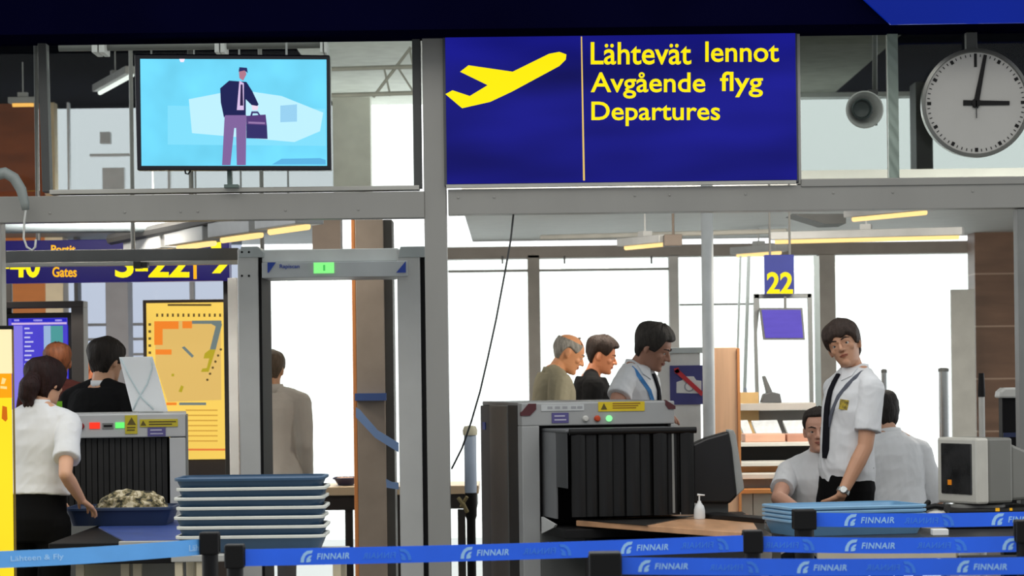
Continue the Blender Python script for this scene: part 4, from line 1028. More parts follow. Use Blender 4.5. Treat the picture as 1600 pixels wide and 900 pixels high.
part(r, 'shell', MB().lohi((-0.16, 0.05, 0.022), (0.16, 0.19, 0.018 + H)), SH, 0.012, local=True)
m = MB(); m._add([(-0.145, 0.19, 0.03), (0.145, 0.19, 0.03), (0.145, 0.19, H - 0.01), (-0.145, 0.19, H - 0.01), (-0.12, 0.42, 0.035), (0.12, 0.42, 0.035), (0.12, 0.42, H - 0.09), (-0.12, 0.42, H - 0.09)], [(0, 1, 2, 3), (7, 6, 5, 4), (0, 4, 5, 1), (1, 5, 6, 2), (2, 6, 7, 3), (3, 7, 4, 0)])
part(r, 'rear_shell', m, SH, 0.015, local=True)
part(r, 'screen', MB().lohi((-0.125, -0.026, 0.065), (0.125, -0.018, 0.012 + H - 0.02)), mat('crt_glass', (46, 46, 46), 0.15, var=0.5, scale=9), 0.004, local=True)
m = MB(); m.box((-0.05, -0.028, 0.12), (0.03, 0.002, 0.025)); part(r, 'screen_mark', m, lit('crt_orange', (200, 120, 30), 0.8), local=True)
part(r, 'swivel_base', MB().lathe([(0.13, 0.0), (0.13, 0.012), (0.09, 0.022)], (0, 0.1, 0), (0, 0, 1), 28), mat('crt_base', (130, 130, 126), 0.5), smooth='auto', local=True)
r = thing('handset', P(1462, 800, 13.6), 'pale rounded handset cradle beside the old monitor', 'device')
zz = zr + 0.001
c = Vector((P(1460, 800, 13.55).x, 13.55, zz))
part(r, 'cradle', MB().rings([(c, (0.062, 0, 0), (0, 0.05, 0)), (c + Vector((0, 0, 0.05)), (0.066, 0, 0), (0, 0.055, 0)), (c + Vector((0.004, 0, 0.078)), (0.045, 0, 0), (0, 0.036, 0)), (c + Vector((0.008, 0, 0.088)), (0.02, 0, 0), (0, 0.02, 0))], 24), mat('cradle_pale', (200, 198, 190), 0.45), smooth='auto')
part(r, 'receiver', MB().tube([c + Vector((-0.06, -0.02, 0.07)), c + Vector((-0.045, -0.02, 0.095)), c + Vector((0.0, -0.02, 0.105)), c + Vector((0.04, -0.02, 0.098))], [0.012, 0.014, 0.013, 0.014], 10), BLACK, smooth='auto')
r.location = c; 
for ch in r.children: ch.data.transform(Matrix.Translation(P(1462, 800, 13.6) - c))
m = MB(); c2 = Vector((P(1444, 800, 13.7).x, 13.7, zr))
m.limb([c2 + Vector((-0.03, 0, 0.02)), c2 + Vector((-0.01, 0, 0.07)), c2 + Vector((0.02, 0, 0.115))], [0.02, 0.022, 0.013]); 
solo('black_pouch', m, BLACK, 'crumpled black pouch beside the pale handset', 'pouch', smooth=True)

# table far behind the gate, tray, canister, strap and post
DT2 = 19.0
r = thing('long_table', base_at(630, DT2), 'wooden topped table with dark apron behind the detector gate', 'table')
part(r, 'table_top', MB().pbox(500, 760, 748, 773, DT2, 0.8), mat('long_table_wood', (214, 190, 158), 0.4, var=0.1, scale=2, stretch=(1, 6, 1)), 0.003)
part(r, 'apron', MB().pbox(503, 773, 745, 796, DT2 + 0.03, 0.7), mat('apron_dark', (40, 34, 32), 0.5))
for px in (545, 619, 721):
    for dd in (0.05, 0.7): part(r, 'leg', MB().fbox(px - 6, 796, px + 6, DT2 + dd, 0.05), mat('table_leg_dark', (40, 36, 34), 0.5))
t = make_tray(0.17, 0.3, 0.05, mat('tray_violet', (46, 44, 72), 0.5), mat('tray_violet', (46, 44, 72)), 'small dark violet tray with pink contents on far wooden table', None, 0.01)
t.location = (P(541, 760, DT2 + 0.3).x, DT2 + 0.3, P(541, 760, DT2).z + 0.001)
z_ = P(541, 760, DT2).z
m = MB(); 
for k in range(5): m.ball((P(530 + 5 * k, 750, DT2 + 0.3).x, DT2 + 0.26 + 0.03 * (k % 2), z_ + 0.032), (0.022, 0.03, 0.022))
solo('wrapped_food', m, mat('pink_wrap', (206, 168, 150), 0.6), 'pinkish wrapped pieces in small dark violet tray', 'food', smooth=True) 
DC = 17.4
r = thing('canister_stand', base_at(734, DC), 'pale blue canister with beige cap on dark stand beside scanner', 'canister')
b = base_at(734, DC); q = PX(1, DC)
part(r, 'canister', MB().lathe([(9 * q, P(734, 770, DC).z), (9.5 * q, P(734, 765, DC).z), (9.5 * q, P(734, 680, DC).z), (7 * q, P(734, 676, DC).z)], b, (0, 0, 1), 24), mat('canister_blue', (164, 180, 202), 0.4), smooth='auto')
part(r, 'cap', MB().lathe([(11 * q, P(734, 680, DC).z), (11.5 * q, P(734, 672, DC).z), (9 * q, P(734, 666, DC).z), (3 * q, P(734, 665, DC).z)], b, (0, 0, 1), 24), mat('canister_cap', (206, 202, 178), 0.45), smooth='auto')
part(r, 'stand', MB().lathe([(0.16, 0), (0.16, 0.02), (7 * q, 0.05), (7 * q, P(734, 812, DC).z), (9 * q, P(734, 806, DC).z), (9.4 * q, P(734, 770, DC).z)], b, (0, 0, 1), 24), BLACK, smooth='auto')
m = MB(); z0 = P(734, 786, DC).z
m.tube([P(716, 778, DC - 0.1), P(724, 788, DC - 0.12), P(730, 800, DC - 0.1)], 0.012, 8); m.tube([P(730, 776, DC - 0.12), P(720, 792, DC - 0.1)], 0.01, 8)
part(r, 'valve', m, mat('valve_brass', (130, 120, 84), 0.4, 0.4), smooth='auto')
BLP = mat('strap_pale_blue', (128, 158, 206), 0.5)
m = MB(); m.pbox(554.5, 614.5, 592, 626, 17.15, 0.012); m.prism([(556, 634), (562, 640), (590, 672), (622, 692), (622, 706), (586, 684), (556, 650)], 17.14, 0.006); m.prism([(603, 750), (612, 754), (622, 755), (622, 764), (604, 760)], 17.1, 0.006)
r = thing('barrier_strap', P(588, 700, 17.15), 'pale blue strap tied round the pillar behind the gate', 'strap')
part(r, 'pillar_band', MB().pbox(554.5, 614.5, 603, 626, 17.12, 0.08), mat('band_blue', (66, 92, 150), 0.5))
part(r, 'loose_strap', MB().prism([(556, 636), (562, 640), (590, 672), (623, 692), (623, 707), (586, 684), (556, 652)], 17.13, 0.006), BLP)
part(r, 'strap_end', MB().prism([(603, 748), (612, 753), (623, 754), (623, 765), (604, 762)], 17.05, 0.006), BLP)

# ------------------------------------------------------------------ barrier posts and tapes
def post(px, ytop, w, d, label, wide=0):
    b = base_at(px, d, 860); zt_ = P(px, ytop, d).z; rr = PX(w / 2, d)
    r = thing('barrier_post', b, label, 'post', 'black barrier posts')
    hh = 0.085
    if wide:
        hp = [(rr * .75, zt_ - 0.1), (rr, zt_ - 0.085), (rr, zt_ - 0.03), (rr * .8, zt_ - 0.012), (rr * .55, zt_ - 0.01), (rr * .55, zt_)]
        part(r, 'head', MB().lathe(hp, b, (0, 0, 1), 8), BLACK, smooth='auto')
        sr = rr * .55
    else:
        part(r, 'head', MB().lohi((b.x - rr, d - rr, zt_ - hh), (b.x + rr, d + rr, zt_)), BLACK, 0.006); sr = rr * .85
    part(r, 'shaft', MB().tube([b + Vector((0, 0, 0.03)), b + Vector((0, 0, zt_ - 0.05))], sr, 20), mat('post_black', (9, 9, 10), 0.5, spec=0.25), smooth='auto')
    part(r, 'foot', MB().lathe([(0.17, 0), (0.17, 0.012), (0.05, 0.035)], b, (0, 0, 1), 32), mat('post_black', (14, 14, 15)), smooth='auto')
    part(r, 'belt_slot', MB().lohi((b.x - rr - 0.003, d - 0.012, zt_ - 0.075), (b.x + rr + 0.003, d + 0.012, zt_ - 0.012)), RUBBER)
post(328, 831, 30, 10.85, 'black barrier post where the pale blue tape ends')
post(367, 850, 30, 10.15, 'black barrier post below tall tray stack, start of long blue tape')
post(1176, 828, 31, 10.65, 'black barrier post in the middle, joining two royal blue tapes')
post(945, 862, 50, 9.35, 'wide headed black barrier post lowest in view, by large scanner')
post(1257, 796, 36, 12.25, 'black barrier post in front of light blue trays')
post(1603, 812, 34, 10.55, 'black barrier post at the right edge of the tapes')
post(607, 735, 12, 17.6, 'slim black barrier post just behind the pillar, far back')

INK = mat('tape_ink', (150, 196, 238), 0.6); INK2 = mat('tape_ink_faint', (52, 120, 226), 0.6)
def tape(pl_, dl, pr_, dr, w, mt, label, marks, faint=(), texts=()):
    A, B = P(pl_[0], pl_[1], dl), P(pr_[0], pr_[1], dr); e = B - A; Ln = e.length; e = e / Ln
    up = Vector((0, 0, 1)); up = (up - e * up.dot(e)).normalized(); nrm = e.cross(up); nrm = nrm if nrm.y < 0 else -nrm
    r = thing('barrier_tape', (A + B) / 2, label, 'tape', 'barrier tapes')
    hw = w / 2
    m = MB(); N = 24; vs = []
    q = [A + e * Ln * k / N - Vector((0, 0, 0.006 * math.sin(PI * k / N))) for k in range(N + 1)]
    vs = []
    for p in q: vs += [p - up * hw - nrm * .001, p + up * hw - nrm * .001, p + up * hw + nrm * .001, p - up * hw + nrm * .001]
    fs = []
    for k in range(N):
        for j in range(4): fs.append((k * 4 + j, k * 4 + (j + 1) % 4, (k + 1) * 4 + (j + 1) % 4, (k + 1) * 4 + j))
    fs += [(0, 1, 2, 3), (N * 4 + 3, N * 4 + 2, N * 4 + 1, N * 4)]
    m._add(vs, fs); part(r, 'webbing', m, mt)
    def at(px):
        lo, hi = 0.0, 1.0
        for _ in range(40):
            t = (lo + hi) / 2; p = A + e * Ln * t
            x = 800 + F * (p - Vector((0, 0, CAM_Z))).dot(RX) / p.y
            lo, hi = (t, hi) if x < px else (lo, t)
        return A + e * Ln * t - Vector((0, 0, 0.006 * math.sin(PI * t))) + nrm * 0.0012, p.y
    def logo(px, mirror=False, ink=INK):
        c, d = at(px); s = PX(1, d) * (-1 if mirror else 1); sy = abs(s)
        m = MB()
        out = [(-11, -9), (-10, -2), (-6, 5), (0, 9), (9, 9.5), (7, 5), (1, 4), (-3, 1), (-5, -4), (-5.5, -9)]
        m.extrude([c + e * x * s + up * y * sy for x, y in out], nrm * 0.001)
        out = [(-2, -9), (-1, -3), (3, 1), (7.5, 2), (5.5, -2), (3, -3), (6, -4), (5, -8), (2, -9)]
        m.extrude([c + e * x * s + up * y * sy for x, y in out], nrm * 0.001)
        part(r, 'logo', m, ink)
        x0 = 15 if not mirror else -15 - 52
        o = c + e * (15 * abs(s) if not mirror else -67 * abs(s)) - up * 5 * sy
        rv = e * 52 * sy
        if mirror: o, rv = o + rv, -rv
        part(r, 'lettering', text_mb('FINNAIR', 0, 0, 0, 0, 0, 0.001, 0.02, 1.1, fit=(o, rv, up * 9.5 * sy + (e * 1.5 * sy), nrm)), ink)
    for px in marks: logo(px)
    for px in faint: logo(px, True, INK2)
    for s_, x0, x1, hh in texts:
        c, d = at(x0); c1, _ = at(x1)
        part(r, 'lettering', text_mb(s_, 0, 0, 0, 0, 0, 0.001, 0.01, fit=(c - up * hh * .55 * PX(1, d), c1 - c, up * hh * PX(1, d), nrm)), INK)
    return r
TB = mat('tape_royal_blue', (30, 98, 236), 0.5, var=0.06)
TL = mat('tape_sky_blue', (86, 158, 226), 0.5, var=0.06)
tape((-40, 876), 10.1, (321, 854), 10.85, 0.060, TL, 'pale sky blue barrier tape across the woman and conveyor', (), (), (('Lähteen & Fly', 16, 99, 11), ('Lähte', 295, 320, 10)))
tape((382, 871.5), 10.15, (1161, 849), 10.6, 0.060, TB, 'long royal blue barrier tape crossing in front of detector gate', (480, 730, 980), (632, 882, 1128))
tape((970, 884), 9.35, (1640, 883.5), 9.3, 0.056, TB, 'lowest royal blue barrier tape at the right, nearest the viewer', (1008, 1256, 1506), (1175, 1420))
tape((1191, 850), 10.65, (1588, 850), 10.55, 0.058, TB, 'middle royal blue barrier tape of the three at right', (1331, 1577), (1262, 1500))
tape((1275, 812), 12.25, (1640, 809.5), 12.2, 0.060, TB, 'highest royal blue barrier tape, behind the other two', (1330, 1560), (1480,))

# ================================================================== PEOPLE
HEADR = [  # t (0 chin .. 1 crown), front, back, half width
    (0.00, .070, -.030, .016), (0.03, .082, -.012, .032), (0.10, .089, .020, .046), (0.20, .090, .055, .056), (0.30, .091, .068, .062),
    (0.40, .091, .080, .067), (0.50, .089, .092, .0725), (0.60, .092, .099, .0755), (0.70, .090, .102, .0765), (0.80, .080, .097, .072),
    (0.88, .064, .083, .061), (0.94, .046, .063, .046), (0.98, .026, .038, .027), (1.0, .004, .006, .004)]
def head_pt(t, phi, add=0.0):
    """skull surface; phi 0 = face (-Y), 90 = +X"""
    for i in range(len(HEADR) - 1):
        if HEADR[i][0] <= t <= HEADR[i + 1][0]: break
    a, b = HEADR[i], HEADR[i + 1]; u = (t - a[0]) / (b[0] - a[0])
    f, bk, w = (a[k] + (b[k] - a[k]) * u for k in (1, 2, 3))
    c, s = math.cos(phi), math.sin(phi)
    ex = 0.85
    cc = math.copysign(abs(c) ** ex, c); ss = math.copysign(abs(s) ** ex, s)
    z = t * 0.23 - 0.115
    p = Vector((w * ss, -f * cc if c > 0 else -bk * cc, z))
    if add:
        n = Vector((p.x / max(w, .02), p.y / .09, (t - 0.55) * 1.9)).normalized()
        p = p + n * add
    return p
SKIN = {}
def skin(rgb): return mat('skin_%d_%d_%d' % rgb, rgb, 0.5, var=0.05, scale=9)
def cloth(name, rgb, var=0.07, bump=0.25): return mat(name, rgb, 0.85, spec=0.12, var=var, scale=7, bump=bump, bscale=7, stretch=(1, 1, 0.55))
HAIRDK = lambda n, rgb: mat(n, rgb, 0.6, spec=0.25, var=0.35, scale=22, stretch=(3, 3, 0.6), bump=0.4, bscale=40)

def hand_mb(mb, wrist, dirv, normal, side, k, curl=(18, 22, 18), thumb=38, spread=5):
    """palm, four fingers, thumb; normal = the way the palm faces; side +1/-1 = where the thumb is along dir x normal"""
    d = Vector(dirv).normalized(); n = Vector(normal); n = (n - d * n.dot(d)).normalized(); lat = d.cross(n) * side
    W = Vector(wrist)
    lens = [(.040, .024, .019), (.045, .028, .020), (.042, .026, .020), (.032, .019, .017)]
    for i, L3 in enumerate(lens):
        off = (0.5 - i / 3.0) * 0.062 * k
        kn = W + d * (0.088 - 0.006 * abs(i - 1)) * k + lat * off
        mb.limb([W + lat * off * .55 + d * .005, kn], [.0155 * k, .0125 * k], 10)
        cur = Vector(d); ang = 0; pts = [kn]; fan = lat * math.sin(math.radians((1.5 - i) * spread))
        for j in range(3):
            ang += curl[j]; a = math.radians(ang)
            cur = (d * math.cos(a) + n * math.sin(a) + fan).normalized(); pts.append(pts[-1] + cur * L3[j] * k)
        mb.limb(pts, [.0098 * k, .009 * k, .0082 * k, .0072 * k], 10)
    ta = math.radians(thumb)
    t0 = W + d * .022 * k + lat * .024 * k; t1 = t0 + (d * math.cos(ta) + lat * math.sin(ta) + n * .3).normalized() * .040 * k
    t2 = t1 + (d * math.cos(ta * .6) + lat * math.sin(ta * .6) + n * .45).normalized() * .030 * k
    t3 = t2 + (d * math.cos(ta * .3) + lat * math.sin(ta * .3) + n * .5).normalized() * .024 * k
    mb.limb([t0, t1, t2, t3], [.0155 * k, .0115 * k, .0098 * k, .008 * k], 10)

TORSO = [(.80, .135, .085, .010), (.90, .165, .116, .014), (.98, .157, .108, .006), (1.08, .146, .102, 0), (1.18, .155, .107, -.002), (1.28, .168, .114, .0),
         (1.36, .172, .110, .004), (1.42, .158, .092, .010), (1.46, .112, .074, .014), (1.495, .066, .060, .014)]
def person(label, group, x, d, H, facing, skin_rgb, hair=None, head=(0, 0, 0), neck=0.0, lean=0.0, side=0.0, twist=0.0, seated=None, female=False,
           arms=None, top=None, bottom=None, voxel=0.006, face=True, hem=.90, width=1.0):
    """facing: degrees, 0 looks at the camera, +90 looks to the picture's right. arms: {'r'/'l': (elbow, wrist, tip or None, palm normal)} in world points"""
    k = H / 1.73
    loc = Vector((x, d, 0)); rz = math.radians(facing); Rz = Matrix.Rotation(rz, 4, 'Z'); W2L = (Matrix.Translation(loc) @ Rz).inverted()
    drop = (0.93 * k - seated - 0.10) if seated else 0.0
    hipz = 0.93 * k
    M = Matrix.Translation((0, 0, hipz - drop)) @ Matrix.Rotation(math.radians(-lean) * -1, 4, 'X') @ Matrix.Rotation(math.radians(side), 4, 'Y') @ Matrix.Rotation(math.radians(twist), 4, 'Z') @ Matrix.Translation((0, 0, -hipz))
    np_ = Vector((0, 0.012, 1.455)) * k
    Mh = M @ Matrix.Translation(np_) @ Matrix.Rotation(math.radians(neck), 4, 'X') @ Matrix.Rotation(math.radians(head[0]), 4, 'Z') @ Matrix.Rotation(math.radians(head[1]), 4, 'X') @ Matrix.Rotation(math.radians(head[2]), 4, 'Y') @ Matrix.Translation(-np_)
    hc = Vector((0, -0.012, 1.615)) * k
    MH = Mh @ Matrix.Translation(hc) @ Matrix.Scale(k, 4)           # head-local -> root-local
    wf = width * (0.92 if female else 1.0)
    mb = MB()
    # trunk
    def trunk(mb, add, z0=0.0, z1=9, flare=None, R=TORSO, close=0):
        rl = []
        for z, rx, ry, cy in R:
            if z < z0 or z > z1: continue
            fl = flare(z) if flare else 0
            c = M @ (Vector((0, cy, z)) * k); u = (M.to_3x3() @ Vector((rx * wf + add + fl, 0, 0))) * k; v = (M.to_3x3() @ Vector((0, ry + add + fl * .7, 0))) * k
            rl.append((c, u, v))
        mb.rings(rl, 28)
    trunk(mb, -0.006)
    for s_ in (-1, 1): mb.limb([M @ (Vector((s_ * .03, .022, 1.475)) * k), M @ (Vector((s_ * .13 * wf, .014, 1.422)) * k)], [.045 * k, .046 * k])
    # neck
    mb.limb([M @ (Vector((0, .02, 1.44)) * k), Mh @ (Vector((0, .008, 1.50)) * k), Mh @ (Vector((0, .0, 1.55)) * k)], [.060 * k * wf, .054 * k * wf, .054 * k * wf])
    # head loft
    seg = 32; vs = []; fs = []
    for t, *_ in HEADR: vs += [MH @ head_pt(t, 2 * PI * q / seg) for q in range(seg)]
    nR = len(HEADR)
    for i in range(nR - 1):
        for q in range(seg): a, b = i * seg + q, i * seg + (q + 1) % seg; fs.append((a, b, b + seg, a + seg))
    fs.append(tuple(range(seg - 1, -1, -1))); fs.append(tuple((nR - 1) * seg + q for q in range(seg)))
    mb._add(vs, fs)
    hp = lambda x, y, z: MH @ Vector((x, y, z))
    # brow ridge, nose, cheeks, lips, chin, ears
    if face:
        mb.limb([hp(0, -.088, .012), hp(0, -.104, -.010), hp(0, -.113, -.026)], [.007 * k, .0095 * k, .0115 * k], 10)
        for s_ in (-1, 1):
            mb.ball(hp(s_ * .011, -.100, -.030), .0085 * k); mb.limb([hp(s_ * .012, -.090, .020), hp(s_ * .034, -.084, .022), hp(s_ * .052, -.066, .016)], [.0075 * k, .008 * k, .006 * k], 8)
            mb.ball(hp(s_ * .042, -.062, -.022), .020 * k)
        for s_ in (-1, 1):
            mb.limb([hp(s_ * .018, -.0835, .0085), hp(s_ * .031, -.0860, .0110), hp(s_ * .046, -.0765, .0075)], [.005 * k, .0062 * k, .005 * k], 8)
            mb.limb([hp(s_ * .020, -.0825, -.0115), hp(s_ * .031, -.0835, -.0125), hp(s_ * .044, -.0755, -.0105)], [.004 * k, .0050 * k, .004 * k], 8)
        mb.limb([hp(-.020, -.085, -.052), hp(0, -.0935, -.050), hp(.020, -.085, -.052)], [.005 * k, .0075 * k, .005 * k], 8)
        mb.limb([hp(-.017, -.084, -.063), hp(0, -.0915, -.063), hp(.017, -.084, -.063)], [.005 * k, .0078 * k, .005 * k], 8)
        mb.ball(hp(0, -.080, -.094), .019 * k)
    for s_ in (-1, 1):
        E = (MH.to_3x3() @ Matrix.Rotation(s_ * 0.42, 3, 'Z')).normalized()
        mb.ball(hp(s_ * .077, .012, -.006), Vector((.0075, .017, .030)) * k, R=E, seg=12, rings=8)
        mb.ball(hp(s_ * .076, .006, -.028), Vector((.006, .010, .012)) * k, R=E, seg=10, rings=6)
    # arms
    arms = arms or {}
    J = {}
    for key, s_ in (('r', -1), ('l', 1)):
        S = M @ (Vector((s_ * .178 * wf, .008, 1.392)) * k)
        spec = arms.get(key)
        if spec is None or spec == 'hang':
            E_ = M @ (Vector((s_ * .235 * wf, .03, 1.12)) * k); Wr = M @ (Vector((s_ * .245 * wf, -.03, .875)) * k); tip = None; pn = Vector((-s_, 0, 0))
        elif spec == 'close':
            E_ = M @ (Vector((s_ * .205 * wf, .03, 1.12)) * k); Wr = M @ (Vector((s_ * .19 * wf, -.07, .89)) * k); tip = None; pn = Vector((-s_, 0, 0))
        elif spec == 'lap':
            E_ = M @ (Vector((s_ * .24 * wf, .02, 1.12)) * k); Wr = M @ (Vector((s_ * .15, -.25, 1.06)) * k); tip = None; pn = Vector((0, 0, -1))
        else:
            E_ = W2L @ Vector(spec[0]); Wr = W2L @ Vector(spec[1]); tip = W2L @ Vector(spec[2]) if spec[2] is not None else None
            pn = W2L.to_3x3() @ Vector(spec[3]) if len(spec) > 3 else Vector((-s_, 0, 0))
        J[key] = (S, E_, Wr)
        mb.limb([M @ (Vector((s_ * .11 * wf, .01, 1.415)) * k), S], [.055 * k, .056 * k * (0.9 if female else 1)])
        ar = 0.88 if female else 1.0
        mid = S.lerp(E_, .5); mb.limb([S, mid, E_], [.053 * k * ar, .047 * k * ar, .039 * k * ar])
        fm = E_.lerp(Wr, .3); mb.limb([E_, fm, Wr], [.039 * k * ar, .041 * k * ar, .027 * k * ar])
        dv = (tip - Wr) if tip is not None else (Wr - E_)
        # thumb side: towards the front / inside of the body
        dn = dv.normalized(); pnn = (pn - dn * pn.dot(dn)).normalized(); lat = dn.cross(pnn)
        want = Vector((0, -1, 0.35)); sd = 1 if lat.dot(want) > 0 else -1
        cu = spec[4] if (isinstance(spec, tuple) and len(spec) > 4) else (16, 20, 16)
        hand_mb(mb, Wr, dv, pn, sd, k * (0.93 if female else 1.0), curl=cu)
    # legs
    LJ = []
    for s_ in (-1, 1):
        if seated:
            hz = seated + .075; q = [Vector((s_ * .09 * k, 0, hz)), Vector((s_ * .12 * k, -.40 * k, seated + .055)), Vector((s_ * .12 * k, -.40 * k, .10))]
            if q[1].z > 0.56: q[2].z = 0.22
        else: q = [Vector((s_ * .088 * k, .01, .88 * k)), Vector((s_ * .095 * k, -.008, .49 * k)), Vector((s_ * .10 * k, .025, .085 * k))]
        LJ.append(q)
        mb.limb([q[0], q[0].lerp(q[1], .5), q[1]], [.082 * k, .070 * k, .052 * k]); mb.limb([q[1], q[1].lerp(q[2], .3), q[2]], [.052 * k, .053 * k, .034 * k])
        f = q[2]; mb.limb([f + Vector((0, .03, -.035)) * k, f + Vector((s_ * .01, -.09, -.052)) * k, f + Vector((s_ * .02, -.17, -.058)) * k], [.034 * k, .032 * k, .022 * k])
    body_me = fuse(mb, 'person', voxel, 2)
    body = put('person', body_me, skin(skin_rgb), loc=loc); body.rotation_euler = (0, 0, rz)
    props(body, label, 'person', group)
    def add(name, me_or_mb, mt, smooth=True, label=None, bevel=0):
        me = me_or_mb.mesh(name) if isinstance(me_or_mb, MB) else me_or_mb
        o = put(name, me, mt, body, bevel, smooth)
        if label: o['label'] = label
        return o
    # face parts
    if face:
        for s_ in (-1, 1):
            e = hp(s_ * .031, -.0750, .0005); m = MB(); m.ball(e, .0122 * k, seg=14, rings=10); 
            m.mi = 1; dv = (MH.to_3x3() @ Vector((s_ * .0 + face_dx(head), -1, 0))).normalized(); m.ball(e + dv * .0058 * k, .0074 * k, seg=12, rings=8)
            add('eye', m, [mat('eye_white', (188, 180, 172), 0.3, var=0.02), mat('eye_dark', (30, 22, 18), 0.2)])
            m = MB(); m.limb([hp(s_ * .014, -.0975, .022), hp(s_ * .034, -.0935, .028), hp(s_ * .052, -.074, .0225)], [.0032 * k, .0038 * k, .002 * k], 8); add('eyebrow', m, hair[1] if hair else mat('brow_grey', (120, 110, 100), 0.7))
        m = MB(); m.limb([hp(-.021, -.0885, -.0565), hp(-.008, -.0985, -.0545), hp(.008, -.0985, -.0545), hp(.021, -.0885, -.0565)], [.002 * k, .0036 * k, .0036 * k, .002 * k], 8)
        m.limb([hp(-.018, -.088, -.061), hp(0, -.098, -.0625), hp(.018, -.088, -.061)], [.002 * k, .0042 * k, .002 * k], 8); add('lips', m, mat('lip_%d_%d_%d' % skin_rgb, (max(0, skin_rgb[0] - 34), max(0, skin_rgb[1] - 52), max(0, skin_rgb[2] - 44)), 0.45))
    # hair cap
    if hair:
        style, hm = hair[0], hair[1]
        front, sidel, back, th_, top_add = {'short': (.80, .50, .22, .016, .010), 'fringe': (.67, .45, .17, .0165, .010), 'crop': (.84, .54, .26, .010, .004), 'quiff': (.79, .52, .22, .014, .020),
                                           'full': (.79, .45, .14, .0155, .012), 'ring': (.97, .55, .24, .011, 0.0), 'long': (.76, .34, .06, .019, .012)}[style]
        n1, n2 = 56, 14; outer = []; inner = []
        for q in range(n1):
            ph = 2 * PI * q / n1; a = abs(((ph + PI) % (2 * PI)) - PI)          # 0 face .. pi nape
            if a < .75: hl = front - (.03 * math.sin(ph * 9) if style == 'fringe' else 0) - (0.05 * (a / .75) if style == 'fringe' else 0)
            elif a < 1.25: u = (a - .75) / .5; u = u * u * (3 - 2 * u); hl = (front - (0.05 if style == 'fringe' else 0)) * (1 - u) + sidel * u
            elif a < 1.75: u = (a - 1.25) / .5; hl = sidel * (1 - u) + (sidel + .08) * u if style in ('short', 'crop', 'quiff', 'ring') else sidel
            else:
                u = min(1, (a - 1.75) / .6); s0 = sidel + .08 if style in ('short', 'crop', 'quiff', 'ring') else sidel; hl = s0 * (1 - u) + back * u
            ro, ri = [], []
            for i in range(n2 + 1):
                u = i / n2; t = hl + (0.999 - hl) * u
                if style == 'ring': t = hl + ((.80 if a > .9 else .975) - hl) * u if hl < .8 else .985 - .01 * (1 - u)
                grow = min(1.0, .25 + u * 5)
                nz_ = noise.noise(Vector((math.cos(ph) * 3.2, math.sin(ph) * 3.2, t * 5))) * .006 + noise.noise(Vector((math.cos(ph) * 14, math.sin(ph) * 14, t * 5))) * .004
                ad = (th_ + nz_) * grow + top_add * max(0, t - .6) / .4 + (0.012 * max(0, 1 - a) * (1 - u) if style == 'quiff' else 0)
                ro.append(MH @ head_pt(t, ph, ad)); ri.append(MH @ head_pt(t, ph, -.012))
            outer.append(ro); inner.append(ri)
        vs, fs = [], []; S_ = 2 * (n2 + 1)
        for ro, ri in zip(outer, inner): vs += ro + ri
        for q in range(n1):
            a, b = q * S_, ((q + 1) % n1) * S_
            for i in range(n2):
                fs.append((a + i, b + i, b + i + 1, a + i + 1)); o2 = n2 + 1
                fs.append((a + o2 + i + 1, b + o2 + i + 1, b + o2 + i, a + o2 + i))
            fs.append((a + n2 + 1, b + n2 + 1, b, a)); fs.append((a + n2, b + n2, b + 2 * n2 + 1, a + 2 * n2 + 1))
        m = MB()._add(vs, fs); add('hair', m, hm)
    def collar_ring(name, mt, r0=.062, zlow=1.478, zhi=1.518, thick=.0065):
        m = MB(); rl = []; n_ = 28; vs = []; fs = []
        for q in range(n_):
            a = 2 * PI * q / n_; dip = .020 * max(0, -math.sin(a))      # lower in front
            for rr, z in ((r0 * 1.16, zlow - dip), (r0 * 1.0, zhi - dip * 1.6), (r0 * 1.0 - thick, zhi - dip * 1.6), (r0 * 1.16 - thick, zlow - dip)):
                vs.append(M @ (Vector((rr * math.cos(a) * wf, .012 + rr * math.sin(a), z)) * k))
        for q in range(n_):
            a, b = q * 4, ((q + 1) % n_) * 4
            for i in range(4): fs.append((a + i, b + i, b + (i + 1) % 4, a + (i + 1) % 4))
        m._add(vs, fs); return add(name, m, mt)
    def wings(mt, ad=.020):
        for s_ in (-1, 1):
            tri = [(s_ * 4, 1.490), (s_ * 62, 1.492), (s_ * 40, 1.448), (s_ * 17, 1.420)]
            q = [trunk_pt(M, k, wf, a, z, ad) for a, z in tri]; c = M @ (Vector((0, .01, 1.45)) * k)
            nn = ((q[0] + q[2]) / 2 - c).normalized()
            m = MB().extrude([p_ - nn * .010 for p_ in q], nn * .014); add('collar_wing', m, mt, smooth=False, bevel=.002)
    # upper garment
    kind, tm = top[0], top[1]
    gm = MB()
    if kind == 'shirt':
        trunk(gm, .013, hem, 1.5, lambda z: .020 * math.exp(-((z - 1.03) / .07) ** 2) - (.012 if z < .93 else 0), TORSO if hem <= .9 else [(hem, .153, .105, .003)] + [q for q in TORSO if q[0] > hem])
        for key, s_ in (('r', -1), ('l', 1)):
            S, E_, Wr = J[key]; end = S.lerp(E_, top[2] if len(top) > 2 else .72); dn = (E_ - S).normalized()
            gm.limb([M @ (Vector((s_ * .035 * wf, .02, 1.462)) * k), M @ (Vector((s_ * .12 * wf, .012, 1.425)) * k), S], [.050 * k, .056 * k, .064 * k])
            gm.tube([S, S.lerp(end, .5), end], [.066 * k, .064 * k, .067 * k], 18); 
    elif kind in ('jacket', 'sweater'):
        ad = .026 if kind == 'jacket' else .020
        trunk(gm, ad, .80 if kind == 'jacket' else .88, 1.47, lambda z: -.012 if z < .82 else 0)
